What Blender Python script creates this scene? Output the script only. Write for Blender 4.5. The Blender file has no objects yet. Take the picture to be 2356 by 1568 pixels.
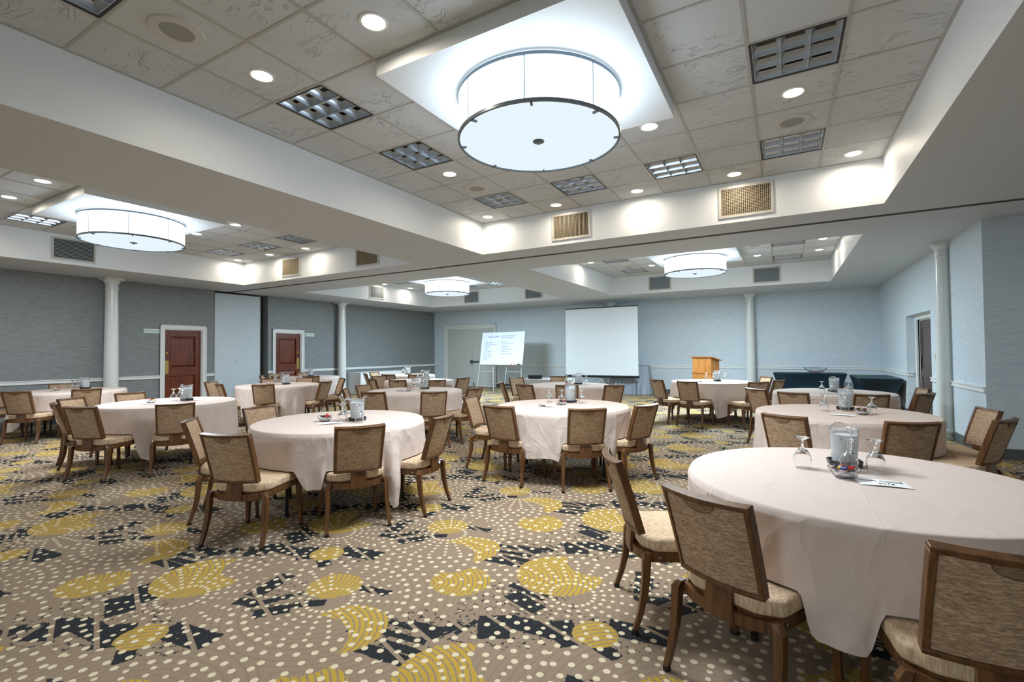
import bpy, bmesh, math, random
from mathutils import Vector, Matrix, noise as mn
random.seed(7)
D=bpy.data; SC=bpy.context.scene; COL=SC.collection
rad=math.radians; PI=math.pi
# ------------------------------------------------------------ camera
F_PX=1097.74; YAW,PIT,ROL=rad(29.6705),rad(1.2195),rad(-0.4524); EYE=1.4231
fw=Vector((-math.sin(YAW)*math.cos(PIT), math.cos(YAW)*math.cos(PIT), math.sin(PIT)))
r0=Vector((math.cos(YAW),math.sin(YAW),0)); u0=r0.cross(fw)
R_=r0*math.cos(ROL)+u0*math.sin(ROL); U_=-r0*math.sin(ROL)+u0*math.cos(ROL)
cd=D.cameras.new('camera'); cam=D.objects.new('camera',cd); COL.objects.link(cam)
M=Matrix((R_,U_,-fw)).transposed().to_4x4(); M.translation=Vector((0,0,EYE)); cam.matrix_world=M
cd.sensor_fit='HORIZONTAL'; cd.sensor_width=36; cd.lens=F_PX/2356*36; cd.clip_start=.05; cd.clip_end=60
SC.camera=cam
# ------------------------------------------------------------ world, view
w=D.worlds.new('world'); SC.world=w; w.use_nodes=True
w.node_tree.nodes['Background'].inputs[0].default_value=(.8,.9,1,1); w.node_tree.nodes['Background'].inputs[1].default_value=.3
VS=SC.view_settings; VS.view_transform='Standard'; VS.look='None'; VS.gamma=1; VS.use_curve_mapping=False; VS.exposure=1.1
DRUM_E=3.3; DIFF_W=68.0; DRUM_C=(.76,.89,1.0); DIFF_C=(.84,.93,1.0); SPOT_W=2.6; SPOT_C=(1,.84,.66)
# ------------------------------------------------------------ helpers
def s2l(c):
    return tuple((x/255/12.92 if x/255<=.04045 else ((x/255+.055)/1.055)**2.4) for x in c)+(1,)
class NT:
    def __init__(s,m): s.m=m; s.t=m.node_tree; s.n=s.t.nodes; s.l=s.t.links
    def new(s,k,**kw):
        n=s.n.new(k)
        for a,b in kw.items(): setattr(n,a,b)
        return n
    def set(s,sock,v):
        if isinstance(v,bpy.types.NodeSocket): s.l.new(v,sock)
        elif v is not None: sock.default_value=v
    def math(s,op,a,b=None,c=None,clamp=False):
        n=s.new('ShaderNodeMath',operation=op); n.use_clamp=clamp
        for i,v in enumerate((a,b,c)):
            if v is not None: s.set(n.inputs[i],v)
        return n.outputs[0]
    def vm(s,op,a,b=None,c=None):
        n=s.new('ShaderNodeVectorMath',operation=op)
        for i,v in enumerate((a,b,c)):
            if v is not None: s.set(n.inputs[i],v)
        return n.outputs['Value'] if op in('LENGTH','DOT_PRODUCT') else n.outputs[0]
    def noise(s,vec,scale,detail=2,rough=.5):
        n=s.new('ShaderNodeTexNoise'); s.set(n.inputs['Vector'],vec); n.inputs['Scale'].default_value=scale; n.inputs['Detail'].default_value=detail; n.inputs['Roughness'].default_value=rough
        return n.outputs[0]
    def mapping(s,vec,loc=(0,0,0),rot=(0,0,0),sc=(1,1,1),t='POINT'):
        n=s.new('ShaderNodeMapping',vector_type=t); s.set(n.inputs[0],vec); n.inputs[1].default_value=loc; n.inputs[2].default_value=rot; n.inputs[3].default_value=sc
        return n.outputs[0]
    def mix(s,f,a,b):
        n=s.new('ShaderNodeMix',data_type='RGBA'); s.set(n.inputs[0],f); s.set(n.inputs[6],a); s.set(n.inputs[7],b); return n.outputs[2]
    def ramp(s,f,pts):
        n=s.new('ShaderNodeValToRGB'); s.set(n.inputs[0],f); e=n.color_ramp.elements
        while len(e)<len(pts): e.new(.5)
        for i,(p,c) in enumerate(pts): e[i].position=p; e[i].color=c if len(c)==4 else (*c,1)
        return n.outputs[0]
    def mr(s,v,a,b,c=0,d=1):
        n=s.new('ShaderNodeMapRange'); s.set(n.inputs[0],v)
        for i,x in enumerate((a,b,c,d)): n.inputs[i+1].default_value=x
        return n.outputs[0]
    def pos(s,kind='Object'):
        if kind=='World': return s.new('ShaderNodeNewGeometry').outputs['Position']
        return s.new('ShaderNodeTexCoord').outputs[kind]
    def bump(s,h,strength=.3,dist=.01):
        n=s.new('ShaderNodeBump'); s.set(n.inputs['Height'],h); n.inputs['Strength'].default_value=strength; n.inputs['Distance'].default_value=dist
        return n.outputs[0]
def mat(name,col=(200,200,200),rough=.6,metal=0,spec=.5,**kw):
    m=D.materials.new(name); m.use_nodes=True; b=m.node_tree.nodes['Principled BSDF']
    b.inputs['Base Color'].default_value=s2l(col); b.inputs['Roughness'].default_value=rough; b.inputs['Metallic'].default_value=metal
    b.inputs['Specular IOR Level'].default_value=spec
    for k,v in kw.items():
        b.inputs[k.replace('_',' ')].default_value=v
    return m
def tex(name,fn,**kw):
    m=mat(name,**kw); t=NT(m); b=t.n['Principled BSDF']; r=fn(t)
    if r.get('color') is not None: t.l.new(r['color'],b.inputs['Base Color'])
    if r.get('normal') is not None: t.l.new(r['normal'],b.inputs['Normal'])
    if r.get('rough') is not None: t.l.new(r['rough'],b.inputs['Roughness'])
    return m
def emis(name,col,st):
    m=D.materials.new(name); m.use_nodes=True; n=m.node_tree.nodes; n.clear()
    e=n.new('ShaderNodeEmission'); o=n.new('ShaderNodeOutputMaterial'); e.inputs[0].default_value=(*col,1); e.inputs[1].default_value=st
    m.node_tree.links.new(e.outputs[0],o.inputs[0]); return m
# -- textures
def f_paint(v=.03,sc=1.3):
    def f(t):
        n=t.noise(t.pos('World'),sc,3); b=t.noise(t.pos('World'),260,1)
        return dict(normal=t.bump(b,.08,.002))
    return f
def wall_fn(c0,c1,c2,sheen):
    def f(t):
        p=t.pos('World')
        a=t.noise(t.mapping(p,sc=(2.2,2.2,60)),3,4,.7)
        b=t.noise(t.mapping(p,sc=(9,9,130)),1.0,2,.6)
        k=t.noise(t.mapping(p,sc=(.6,.6,6)),1.2,2)
        seam=t.noise(t.mapping(p,sc=(.9,.9,26)),2.0,2,.4)
        col=t.ramp(a,[(.3,s2l(c0)),(.55,s2l(c1)),(.75,s2l(c2))])
        dk=t.mr(b,.62,.72,0,.35)
        col=t.mix(dk,col,s2l(tuple(x*.8 for x in c0)))
        sp=t.noise(t.mapping(p,sc=(22,22,60)),1.6,1,.5)
        rr=t.mr(sp,.45,.7,.62,sheen)
        h=t.math('ADD',a,t.math('MULTIPLY',sp,1.2))
        return dict(color=col,normal=t.bump(h,.35,.003),rough=rr)
    return f
def wood_fn(c0,c1,axis=2,sc=1.0,contrast=1):
    def f(t):
        p=t.pos('Object'); s=[22*sc]*3; s[axis]=1.6*sc
        a=t.noise(t.mapping(p,sc=tuple(s)),1.6,5,.65)
        s2=[60*sc]*3; s2[axis]=3*sc
        b=t.noise(t.mapping(p,sc=tuple(s2)),2.5,3,.6)
        h=t.math('ADD',t.math('MULTIPLY',a,.7),t.math('MULTIPLY',b,.3))
        return dict(color=t.ramp(h,[(.35,s2l(c0)),(.65,s2l(c1))]),normal=t.bump(h,.1,.001))
    return f
def fabric_fn(c0,c1,axis,cn=(6,)):
    # short woven dashes running along 'axis'
    def f(t):
        p=t.pos('Object'); s=[52,22,320] if axis==0 else [330,46,22]
        a=t.noise(t.mapping(p,sc=tuple(s)),1,2,.6)
        s2=[22,8,90] if axis==0 else [90,20,8]
        b=t.noise(t.mapping(p,sc=tuple(s2)),1,2,.5)
        m=t.math('ADD',t.math('MULTIPLY',a,.72),t.math('MULTIPLY',b,.28))
        return dict(color=t.ramp(m,[(.36,s2l(c0)),(.5,s2l(tuple((x+y)/2 for x,y in zip(c0,c1)))),(.62,s2l(c1))]),normal=t.bump(m,.25,.002))
    return f
def cloth_fn(c):
    def f(t):
        p=t.pos('Object')
        sx=t.n.new('ShaderNodeSeparateXYZ'); t.l.new(p,sx.inputs[0])
        w1=t.n.new('ShaderNodeTexNoise'); t.l.new(p,w1.inputs[0]); w1.inputs['Scale'].default_value=2.5
        vs=t.vm('SCALE',w1.outputs['Color']); vs.node.inputs['Scale'].default_value=.35
        q=t.mapping(t.vm('ADD',p,vs),sc=(1,1,.5))
        def ridge(sc,pw):
            n=t.noise(q,sc,1,.4); return t.math('POWER',t.math('SUBTRACT',1.0,t.math('ABSOLUTE',t.math('MULTIPLY_ADD',n,4.0,-2.0)),clamp=True),pw)
        h=t.math('ADD',t.math('MULTIPLY',ridge(3.2,4),.40),t.math('ADD',t.math('MULTIPLY',ridge(7,4),.22),t.math('MULTIPLY',t.noise(q,7,3,.5),.7)))
        drop=t.mr(sx.outputs[2],.74,.775,1.0,.22)
        h=t.math('MULTIPLY',h,drop)
        cr=None
        for o in (0,1):
            qq=t.math('ABSOLUTE',t.math('SUBTRACT',t.math('FRACT',t.math('MULTIPLY_ADD',sx.outputs[o],1.72,.5)),.5))
            g=t.mr(qq,0,.010,1,0); cr=g if cr is None else t.math('MAXIMUM',cr,g)
        h=t.math('ADD',h,t.math('MULTIPLY',cr,.05))
        n1=t.bump(h,.6,.020)
        nb=t.new('ShaderNodeBump'); t.set(nb.inputs['Height'],t.noise(p,420,1)); nb.inputs['Strength'].default_value=.12; nb.inputs['Distance'].default_value=.001; t.l.new(n1,nb.inputs['Normal'])
        return dict(normal=nb.outputs[0])
    return f
def carpet_fn(t):
    PX,PY=1.99,1.125
    P=t.pos('World')
    sep=t.n.new('ShaderNodeSeparateXYZ'); t.l.new(P,sep.inputs[0])
    cmb=t.n.new('ShaderNodeCombineXYZ'); t.l.new(sep.outputs[0],cmb.inputs[0]); t.l.new(sep.outputs[1],cmb.inputs[1])
    P=cmb.outputs[0]
    nz=t.n.new('ShaderNodeTexNoise'); t.l.new(P,nz.inputs['Vector']); nz.inputs['Scale'].default_value=38; nz.inputs['Detail'].default_value=3
    warp=t.vm('SCALE',t.vm('SUBTRACT',nz.outputs['Color'],(.5,.5,.5))); warp.node.inputs['Scale'].default_value=.028
    Pw=t.vm('MULTIPLY',t.vm('ADD',P,warp),(1,1,0))
    def loc(src,cx,cy):
        return t.vm('WRAP',t.vm('SUBTRACT',src,(cx,cy,0)),(PX/2,PY/2,1),(-PX/2,-PY/2,-1))
    def disc(cx,cy,r,src=None,ry=None,ang=0):
        v=loc(src or P,cx,cy)
        if ry: v=t.mapping(v,rot=(0,0,rad(ang)),sc=(r,ry,1),t='TEXTURE'); return t.math('LESS_THAN',t.vm('LENGTH',v),1.0)
        return t.math('LESS_THAN',t.vm('LENGTH',v),r)
    def minus(a,b): return t.math('SUBTRACT',a,b,clamp=True)
    def union(*L):
        o=L[0]
        for x in L[1:]: o=t.math('MAXIMUM',o,x)
        return o
    Wp=t.vm('MULTIPLY',t.vm('ADD',P,t.vm('MULTIPLY',warp,(.55,.55,0))),(1,1,0))
    F=minus(disc(-1.27,2.81,.27,Wp),disc(-1.12,3.08,.195,Wp))
    Dm=minus(disc(-1.77,2.44,.185,Wp),disc(-1.98,2.62,.155,Wp))
    E_=minus(disc(-2.0,2.86,.22,Wp),disc(-2.10,2.655,.24,Wp))
    C_=disc(-2.41,2.02,.165,Wp,.15,20)
    I_=minus(disc(-.85,2.31,.115,Wp),disc(-.87,2.15,.06,Wp))
    yel=union(F,Dm,E_,C_,I_)
    # ring lines inside the yellow motifs
    def rings(cx,cy,per=.030,off=0):
        L=t.vm('LENGTH',loc(Wp,cx,cy)); return t.math('LESS_THAN',t.math('FRACT',t.math('MULTIPLY_ADD',L,1/per,off)),.30)
    rg=t.math('MULTIPLY',F,rings(-1.52,2.62)); rg=t.math('MAXIMUM',rg,t.math('MULTIPLY',Dm,rings(-1.95,2.30)))
    rg=t.math('MAXIMUM',rg,t.math('MULTIPLY',E_,rings(-2.16,2.70))); rg=t.math('MAXIMUM',rg,t.math('MULTIPLY',union(C_,I_),rings(-2.58,2.02)))
    # black sketched patches
    bx=[(-1.31,2.40,.11,.055,-20),(-1.34,2.55,.12,.045,-12),(-1.33,2.12,.075,.085,30),(-1.15,2.215,.15,.05,5),(-.98,2.25,.1,.05,-50),
        (-1.71,3.03,.12,.018,5),(-1.68,2.95,.12,.018,8),(-1.66,2.80,.14,.032,5),(-1.63,2.875,.10,.022,6),(-1.45,2.05,.07,.012,80),(-1.53,1.97,.09,.028,62),
        (-1.66,1.94,.10,.025,10),(-2.17,2.09,.10,.028,4),(-2.76,2.96,.13,.045,102),(-2.48,2.78,.085,.04,50),(-2.37,2.93,.085,.028,35),(-.65,2.43,.15,.06,8),
        (-2.69,2.77,.07,.03,20),(-2.58,2.86,.13,.022,60),(-.78,2.22,.09,.035,-30),(-2.14,3.22,.09,.02,15)]
    blk=None
    for cx,cy,a,b,an in bx:
        v=t.vm('ABSOLUTE',t.mapping(loc(Pw,cx,cy),rot=(0,0,rad(an)),sc=(a*1.1,b*1.22,1),t='TEXTURE'))
        s=t.n.new('ShaderNodeSeparateXYZ'); t.l.new(v,s.inputs[0])
        k=t.math('LESS_THAN',t.math('MAXIMUM',s.outputs[0],s.outputs[1]),1.0)
        blk=k if blk is None else t.math('MAXIMUM',blk,k)
    # wider patchy zone with broken specks
    zone=union(disc(-1.3,2.3,.34),disc(-1.75,2.93,.26,ry=.16),disc(-.8,2.35,.26,ry=.14),disc(-2.6,2.9,.25,ry=.2),disc(-1.6,1.98,.25,ry=.12))
    sp=t.math('GREATER_THAN',t.noise(P,34,4,.7),.575)
    blk=t.math('MAXIMUM',blk,t.math('MULTIPLY',zone,sp))
    holes=t.math('GREATER_THAN',t.noise(t.mapping(P,rot=(0,0,.5),sc=(30,60,1)),1.2,3,.7),.33)
    blk=t.math('MULTIPLY',blk,holes)
    strp=t.math('GREATER_THAN',t.math('FRACT',t.math('MULTIPLY',t.vm('DOT_PRODUCT',P,(.35,1,0)),5.33)),.13)
    blk=t.math('MULTIPLY',blk,strp)
    blk=minus(blk,yel)
    # dots fanning out from two origins in each repeat
    def fan(cx,cy):
        v=loc(P,cx,cy); s=t.n.new('ShaderNodeSeparateXYZ'); t.l.new(v,s.inputs[0])
        r=t.vm('LENGTH',v); th=t.math('ARCTAN2',s.outputs[1],s.outputs[0])
        def grid(N,step,rd,stag):
            fr=t.math('DIVIDE',r,step); k=t.math('FLOOR',fr); dr=t.math('MULTIPLY',t.math('SUBTRACT',t.math('FRACT',fr),.5),step)
            a=t.math('MULTIPLY_ADD',th,N/(2*PI),N*2)
            if stag: a=t.math('ADD',a,t.math('MULTIPLY',t.math('FRACT',t.math('MULTIPLY',k,.5)),1.0))
            dn=t.math('MULTIPLY',t.math('MULTIPLY',t.math('SUBTRACT',t.math('FRACT',a),.5),2*PI/N),r)
            d=t.math('SQRT',t.math('ADD',t.math('MULTIPLY',dr,dr),t.math('MULTIPLY',dn,dn)))
            return t.math('LESS_THAN',d,rd)
        near=t.math('MULTIPLY',t.math('LESS_THAN',r,.40),t.math('GREATER_THAN',r,.104)); far_=t.math('GREATER_THAN',r,.40)
        return r,t.math('ADD',t.math('MULTIPLY',near,grid(22,.052,.0125,False)),t.math('MULTIPLY',far_,grid(38,.067,.0165,True)))
    ra,da=fan(-2.30,3.02); rb,db=fan(-1.10,2.62)
    sel=t.math('LESS_THAN',ra,t.math('MULTIPLY',rb,1.25))
    dots=t.math('ADD',t.math('MULTIPLY',sel,da),t.math('MULTIPLY',t.math('SUBTRACT',1.0,sel),db))
    gap=t.math('GREATER_THAN',t.noise(P,2.6,1),.34)
    dots=t.math('MULTIPLY',dots,gap)
    pile=t.noise(P,330,2,.7); big=t.noise(P,1.1,2)
    arc=t.math('FRACT',t.math('MULTIPLY',ra,24))
    base=t.mix(t.mr(pile,.3,.7),s2l((120,104,88)),s2l((166,145,123)))
    base=t.mix(t.math('MULTIPLY',t.math('LESS_THAN',arc,.3),.22),base,s2l((108,94,80)))
    tau=base
    y=t.mix(t.mr(pile,.3,.7),s2l((156,126,42)),s2l((200,168,78)))
    k=t.mix(t.mr(pile,.3,.7),s2l((30,32,34)),s2l((54,56,58)))
    dt=t.mix(t.mr(pile,.3,.7),s2l((196,182,152)),s2l((226,212,184)))
    c=t.mix(yel,base,y); c=t.mix(rg,c,tau); c=t.mix(blk,c,k); c=t.mix(dots,c,dt)
    h=t.math('ADD',pile,t.math('MULTIPLY',t.math('LESS_THAN',arc,.3),-.4))
    return dict(color=c,normal=t.bump(h,.55,.006))
def tile_fn(t):
    P=t.pos('World')
    a=t.noise(P,230,2,.6)
    w1=t.n.new('ShaderNodeTexNoise'); t.l.new(P,w1.inputs[0]); w1.inputs['Scale'].default_value=1.6; w1.inputs['Detail'].default_value=3
    vs=t.vm('SCALE',w1.outputs['Color']); vs.node.inputs['Scale'].default_value=.55
    P2=t.vm('ADD',P,vs)
    b=t.noise(t.mapping(P2,rot=(0,0,.9),sc=(3.2,10,1)),1.5,3,.55)
    ridge=t.mr(t.math('ABSOLUTE',t.math('SUBTRACT',t.math('FRACT',t.math('MULTIPLY',b,3.6)),.5)),0,.07,1,0)
    msk=t.mr(t.noise(P,2.3,2),.44,.60,0,.75)
    ridge=t.math('MULTIPLY',ridge,msk)
    spk=t.mr(t.noise(P,260,1,.5),.60,.70,0,1)
    col=t.mix(t.math('MULTIPLY',spk,.30),s2l((206,210,213)),s2l((118,119,118)))
    st=t.noise(P,1.7,3); col=t.mix(t.mr(st,.55,.8,0,.25),col,s2l((180,172,162)))
    h=t.math('ADD',t.math('MULTIPLY',a,.35),t.math('MULTIPLY',ridge,1.1))
    return dict(color=col,normal=t.bump(h,.9,.012))
M_=dict(
 white=tex('white_paint',f_paint(),col=(228,234,239),rough=.5),
 soffit=tex('soffit_paint',f_paint(),col=(200,204,208),rough=.6),
 trim=mat('trim_paint',(226,228,226),.35), frame_cream=mat('cream_door_paint',(214,214,206),.35),
 doorpale=mat('pale_door_paint',(196,200,196),.4),
 far=tex('pale_wallcovering',wall_fn((184,198,206),(210,222,230),(226,235,241),.36),rough=.6),
 left=tex('grey_wallcovering',wall_fn((110,114,116),(134,139,141),(164,170,172),.30),rough=.5),
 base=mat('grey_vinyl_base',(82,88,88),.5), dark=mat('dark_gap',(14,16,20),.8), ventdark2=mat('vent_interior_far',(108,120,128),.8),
 carpet=tex('patterned_carpet',carpet_fn,rough=.95,spec=.1),
 tile=tex('fissured_ceiling_tile',tile_fn,rough=.9,spec=.2),
 tbar=mat('ceiling_grid_metal',(170,170,166),.45), groove=mat('track_metal',(96,92,86),.5), groove_d=mat('track_dark',(40,38,36),.6),
 silver=mat('louver_metal',(190,198,208),.28,.75), housing=mat('fixture_housing',(120,122,124),.5), blackedge=mat('fixture_black_edge',(22,22,24),.5),
 lampoff=mat('unlit_lamp_glass',(214,214,208),.4), speaker=mat('speaker_paint',(192,192,188),.6), grille=mat('speaker_grille',(146,146,142),.6),
 vent=mat('vent_frame_metal',(196,196,190),.4), ventbar=mat('vent_bar',(178,166,140),.5), ventcool=mat('vent_bar_grey',(150,160,166),.5), ventdark=mat('vent_interior',(22,18,14),.8),
 ring=mat('brushed_ring',(118,130,140),.35,.6), seam=emis('shade_seam',(.55,.66,.75),.42),
 shade=emis('lit_fabric_shade',DRUM_C,DRUM_E), diff=emis('lit_diffuser',(.82,.93,1.0),.46),
 spot=emis('lit_lamp',(1,.90,.72),14), column=mat('column_gloss_paint',(222,226,224),.22),
 mahog=tex('mahogany',wood_fn((56,22,13),(134,62,30)),rough=.3), brass=mat('brass',(176,150,84),.35,.8),
 greydoor=tex('dark_grey_door_wood',wood_fn((62,50,48),(96,80,76)),rough=.4),
 sign=mat('sign_plastic',(214,226,222),.4), signgreen=mat('sign_green_print',(60,150,110),.5), switch=mat('ivory_switch',(214,206,184),.4),
 walnut=tex('walnut_stain',wood_fn((64,40,20),(118,78,43)),rough=.34),
 backfab=tex('woven_back_fabric',fabric_fn((132,108,86),(200,174,146),0),rough=.9,spec=.15),
 handfab=tex('woven_pocket_fabric',fabric_fn((104,84,64),(156,132,106),0),rough=.9,spec=.15),
 seatfab=tex('woven_seat_fabric',fabric_fn((172,146,118),(224,200,170),1),rough=.9,spec=.15),
 cap=mat('black_glide',(20,18,17),.5), bolt=mat('steel_bolt',(190,180,160),.3,.9),
 blackmetal=mat('black_metal',(22,23,25),.35,.3), ply=mat('table_plywood',(140,110,80),.6),
 cloth=tex('blush_tablecloth',cloth_fn(0),col=(212,197,189),rough=.8,spec=.2),
 skirt=mat('white_table_skirt',(214,216,218),.8), drape=tex('grey_drape',cloth_fn(0),col=(150,160,170),rough=.85),
 teal=mat('navy_teal_spandex',(14,44,62),.45), tealtop=mat('teal_topper',(16,52,62),.5),
 glass=mat('clear_glass',(255,255,255),.02,Transmission_Weight=1.0,IOR=1.45),
 jug=mat('frosted_jug',(250,252,253),.12,Transmission_Weight=.92,IOR=1.25), ice=mat('ice_water',(244,248,250),.4,Transmission_Weight=.45,IOR=1.2),
 caddy=mat('black_caddy_plastic',(30,30,32),.35), bowl=mat('clear_bowl',(250,252,255),.03,Transmission_Weight=1.0,IOR=1.45),
 paper=mat('white_paper',(240,242,244),.7), ink=mat('black_ink',(30,30,34),.6), pen=mat('black_pen',(24,24,28),.4),
 board=mat('whiteboard_face',(226,234,244),.38), boardframe=mat('aluminium_frame',(160,168,174),.35,.7), blueink=mat('blue_marker',(70,100,170),.6), darkink=mat('dark_marker',(58,72,110),.6),
 alu=mat('easel_aluminium',(206,214,220),.35,.3), screen=mat('screen_fabric',(226,234,240),.75), screenblk=mat('screen_case',(16,20,24),.4),
 oak=tex('oak_lectern',wood_fn((146,88,36),(204,142,76),2,.55),rough=.38),
 tray=mat('black_tray',(25,26,30),.4), orange=mat('orange_marker',(240,130,50),.5), red=mat('red_wrapper',(206,36,40),.35), yellow=mat('yellow_wrapper',(226,186,40),.35),
 navy=mat('dark_wrapper',(44,34,40),.35), whitewrap=mat('white_wrapper',(232,230,226),.4), bluewrap=mat('blue_wrapper',(60,90,160),.35), green=mat('green_card',(40,150,90),.5),
)
def link(name,me,m,parent=None):
    if m is not None:
        for x in (m if isinstance(m,(list,tuple)) else [m]): me.materials.append(M_[x] if isinstance(x,str) else x)
    o=D.objects.new(name,me); COL.objects.link(o)
    if parent is not None: o.parent=parent
    return o
class MB:
    def __init__(s): s.v=[]; s.f=[]; s.mi=[]
    def add(s,V,Fs,mi=0,T=None):
        k=len(s.v); s.v+= [tuple(T@Vector(p)) if T is not None else tuple(p) for p in V]
        for f in Fs: s.f.append([i+k for i in f]); s.mi.append(mi)
        return s
    def box(s,x0,x1,y0,y1,z0,z1,mi=0,T=None):
        V=[(x,y,z) for z in(z0,z1) for y in(y0,y1) for x in(x0,x1)]
        return s.add(V,[(0,2,3,1),(4,5,7,6),(0,1,5,4),(2,6,7,3),(0,4,6,2),(1,3,7,5)],mi,T)
    def quad(s,a,b,c,d,mi=0): return s.add([a,b,c,d],[(0,1,2,3)],mi)
    def sweep(s,path,sizes,n=4,mi=0,up=None,cap=True,ph=None):
        # path of points, sizes = (w,d) per point, n-gon profile
        P=[Vector(p) for p in path]; ph=(PI/4 if n==4 else 0) if ph is None else ph
        V=[]; u=None
        for i,p in enumerate(P):
            t=(P[min(i+1,len(P)-1)]-P[max(i-1,0)]).normalized()
            if u is None:
                ref=Vector(up) if up else (Vector((0,1,0)) if abs(t.y)<.9 else Vector((1,0,0)))
                u=(ref-t*ref.dot(t)).normalized()
            else: u=(u-t*u.dot(t)).normalized()
            r=t.cross(u); w_,d_=sizes[i] if isinstance(sizes,list) else sizes
            for k in range(n):
                a=ph+2*PI*k/n; c=1/math.cos(PI/4) if n==4 else 1
                V.append(p+r*(math.cos(a)*w_*c/2)+u*(math.sin(a)*d_*c/2))
        Fs=[]
        for i in range(len(P)-1):
            for k in range(n): Fs.append((i*n+k,i*n+(k+1)%n,(i+1)*n+(k+1)%n,(i+1)*n+k))
        if cap: Fs.append(tuple(range(n))[::-1]); Fs.append(tuple((len(P)-1)*n+k for k in range(n)))
        return s.add(V,Fs,mi)
    def tube(s,a,b,r,n=10,mi=0): return s.sweep([a,b],(2*r,2*r),n,mi)
    def lathe(s,prof,n=24,c=(0,0,0),mi=0,close=False):
        V=[];Fs=[];m=len(prof)
        for k in range(n):
            a=2*PI*k/n
            for r,z in prof: V.append((c[0]+r*math.cos(a),c[1]+r*math.sin(a),c[2]+z))
        for k in range(n):
            for i in range(m-1 if not close else m):
                Fs.append((k*m+i,((k+1)%n)*m+i,((k+1)%n)*m+(i+1)%m,k*m+(i+1)%m))
        return s.add(V,Fs,mi)
    def loft(s,secs,mi=0):
        # secs: (x,y,z,half_x,half_y) horizontal rectangular sections
        V=[];Fs=[]
        for x,y,z,a,b_ in secs: V+=[(x-a,y-b_,z),(x+a,y-b_,z),(x+a,y+b_,z),(x-a,y+b_,z)]
        for i in range(len(secs)-1):
            for k in range(4): Fs.append((i*4+k,i*4+(k+1)%4,(i+1)*4+(k+1)%4,(i+1)*4+k))
        n=len(secs)-1; Fs+=[(3,2,1,0),(n*4,n*4+1,n*4+2,n*4+3)]
        return s.add(V,Fs,mi)
    def slab(s,outline,z0,z1,bev=.008,mi=0,seg=3,T=None):
        # rounded-edge slab from an outline (list of xy)
        cx=sum(p[0] for p in outline)/len(outline); cy=sum(p[1] for p in outline)/len(outline)
        L=[]
        for k in range(seg+1):
            a=PI/2*k/seg; L.append((bev*(1-math.sin(a)),z0+bev*(1-math.cos(a))))
        for k in range(seg+1):
            a=PI/2*k/seg; L.append((bev*(1-math.cos(a)),z1-bev*(1-math.sin(a))))
        V=[];n=len(outline)
        for ins,z in L:
            for x,y in outline:
                d=math.hypot(x-cx,y-cy) or 1; q=1-ins*1.3/d; V.append((cx+(x-cx)*q,cy+(y-cy)*q,z))
        Fs=[tuple(range(n))[::-1]]
        for i in range(len(L)-1):
            for k in range(n): Fs.append((i*n+k,i*n+(k+1)%n,(i+1)*n+(k+1)%n,(i+1)*n+k))
        Fs.append(tuple((len(L)-1)*n+k for k in range(n)))
        return s.add(V,Fs,mi,T)
    def mesh(s,name,smooth=30):
        me=D.meshes.new(name); me.from_pydata(s.v,[],s.f); me.update()
        bm=bmesh.new(); bm.from_mesh(me); bmesh.ops.recalc_face_normals(bm,faces=bm.faces); bm.to_mesh(me); bm.free()
        for p,k in zip(me.polygons,s.mi): p.material_index=k
        if smooth:
            for p in me.polygons: p.use_smooth=True
            me.set_sharp_from_angle(angle=rad(smooth))
        return me
    def build(s,name,m,parent=None,smooth=30,**kw):
        o=link(name,s.mesh(name,smooth),m,parent)
        for k,v in kw.items(): o[k]=v
        return o
def empty(name,loc,rz=0,**kw):
    o=D.objects.new(name,None); COL.objects.link(o); o.location=loc; o.rotation_euler=(0,0,rz); o.empty_display_size=.1
    for k,v in kw.items(): o[k]=v
    return o
def copy_tree(o,parent=None):
    c=o.copy(); COL.objects.link(c)
    if parent is not None: c.parent=parent
    for ch in KIDS.get(o.name,[]):
        KIDS.setdefault(c.name,[]); k=copy_tree(ch,c); KIDS[c.name].append(k)
    return c
KIDS={}
def reg(root):
    ch=[o for o in D.objects if o.parent==root]
    KIDS[root.name]=ch
    for c in ch: reg(c)
def text(s,size,loc,rot,m,parent,name='lettering',depth=.0004,align='LEFT',**kw):
    cu=D.curves.new('t','FONT'); cu.body=s; cu.size=size; cu.extrude=depth; cu.align_x=align; cu.resolution_u=2
    for k,v in kw.items(): setattr(cu,k,v)
    o=D.objects.new('t',cu); COL.objects.link(o)
    bpy.context.view_layer.update()
    me=D.meshes.new_from_object(o.evaluated_get(bpy.context.evaluated_depsgraph_get()))
    D.objects.remove(o); D.curves.remove(cu)
    me.materials.clear()
    q=link(name,me,m,parent); q.location=loc; q.rotation_euler=rot; return q
ST=dict(kind='structure')
# ------------------------------------------------------------ room shell
XL,XR,YF,YN,S,C=-12.977,2.252,16.085,-7.2,3.0825,3.619
XN=3.9; YP=8.37
TI=.61
COF=[dict(n='C1',x0=-4.467,x1=1.026,gx=-4.467,y0=.134,y1=6.844,rows=11,pc=(-1.722,3.489)),
     dict(n='C2',x0=-11.40,x1=-6.00,gx=-11.45,y0=.134,y1=6.844,rows=11,pc=(-8.705,3.489)),
     dict(n='C3',x0=-4.467,x1=1.026,gx=-4.467,y0=8.52,y1=14.05,rows=9,pc=(-1.722,11.40)),
     dict(n='C4',x0=-11.40,x1=-6.00,gx=-11.45,y0=8.52,y1=14.05,rows=9,pc=(-8.705,11.40))]
b=MB(); b.quad((XL-.6,YN-.2,0),(XN+.2,YN-.2,0),(XN+.2,YF+.3,0),(XL-.6,YF+.3,0)); fl=b.build('floor','carpet',smooth=0,**ST)
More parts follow.
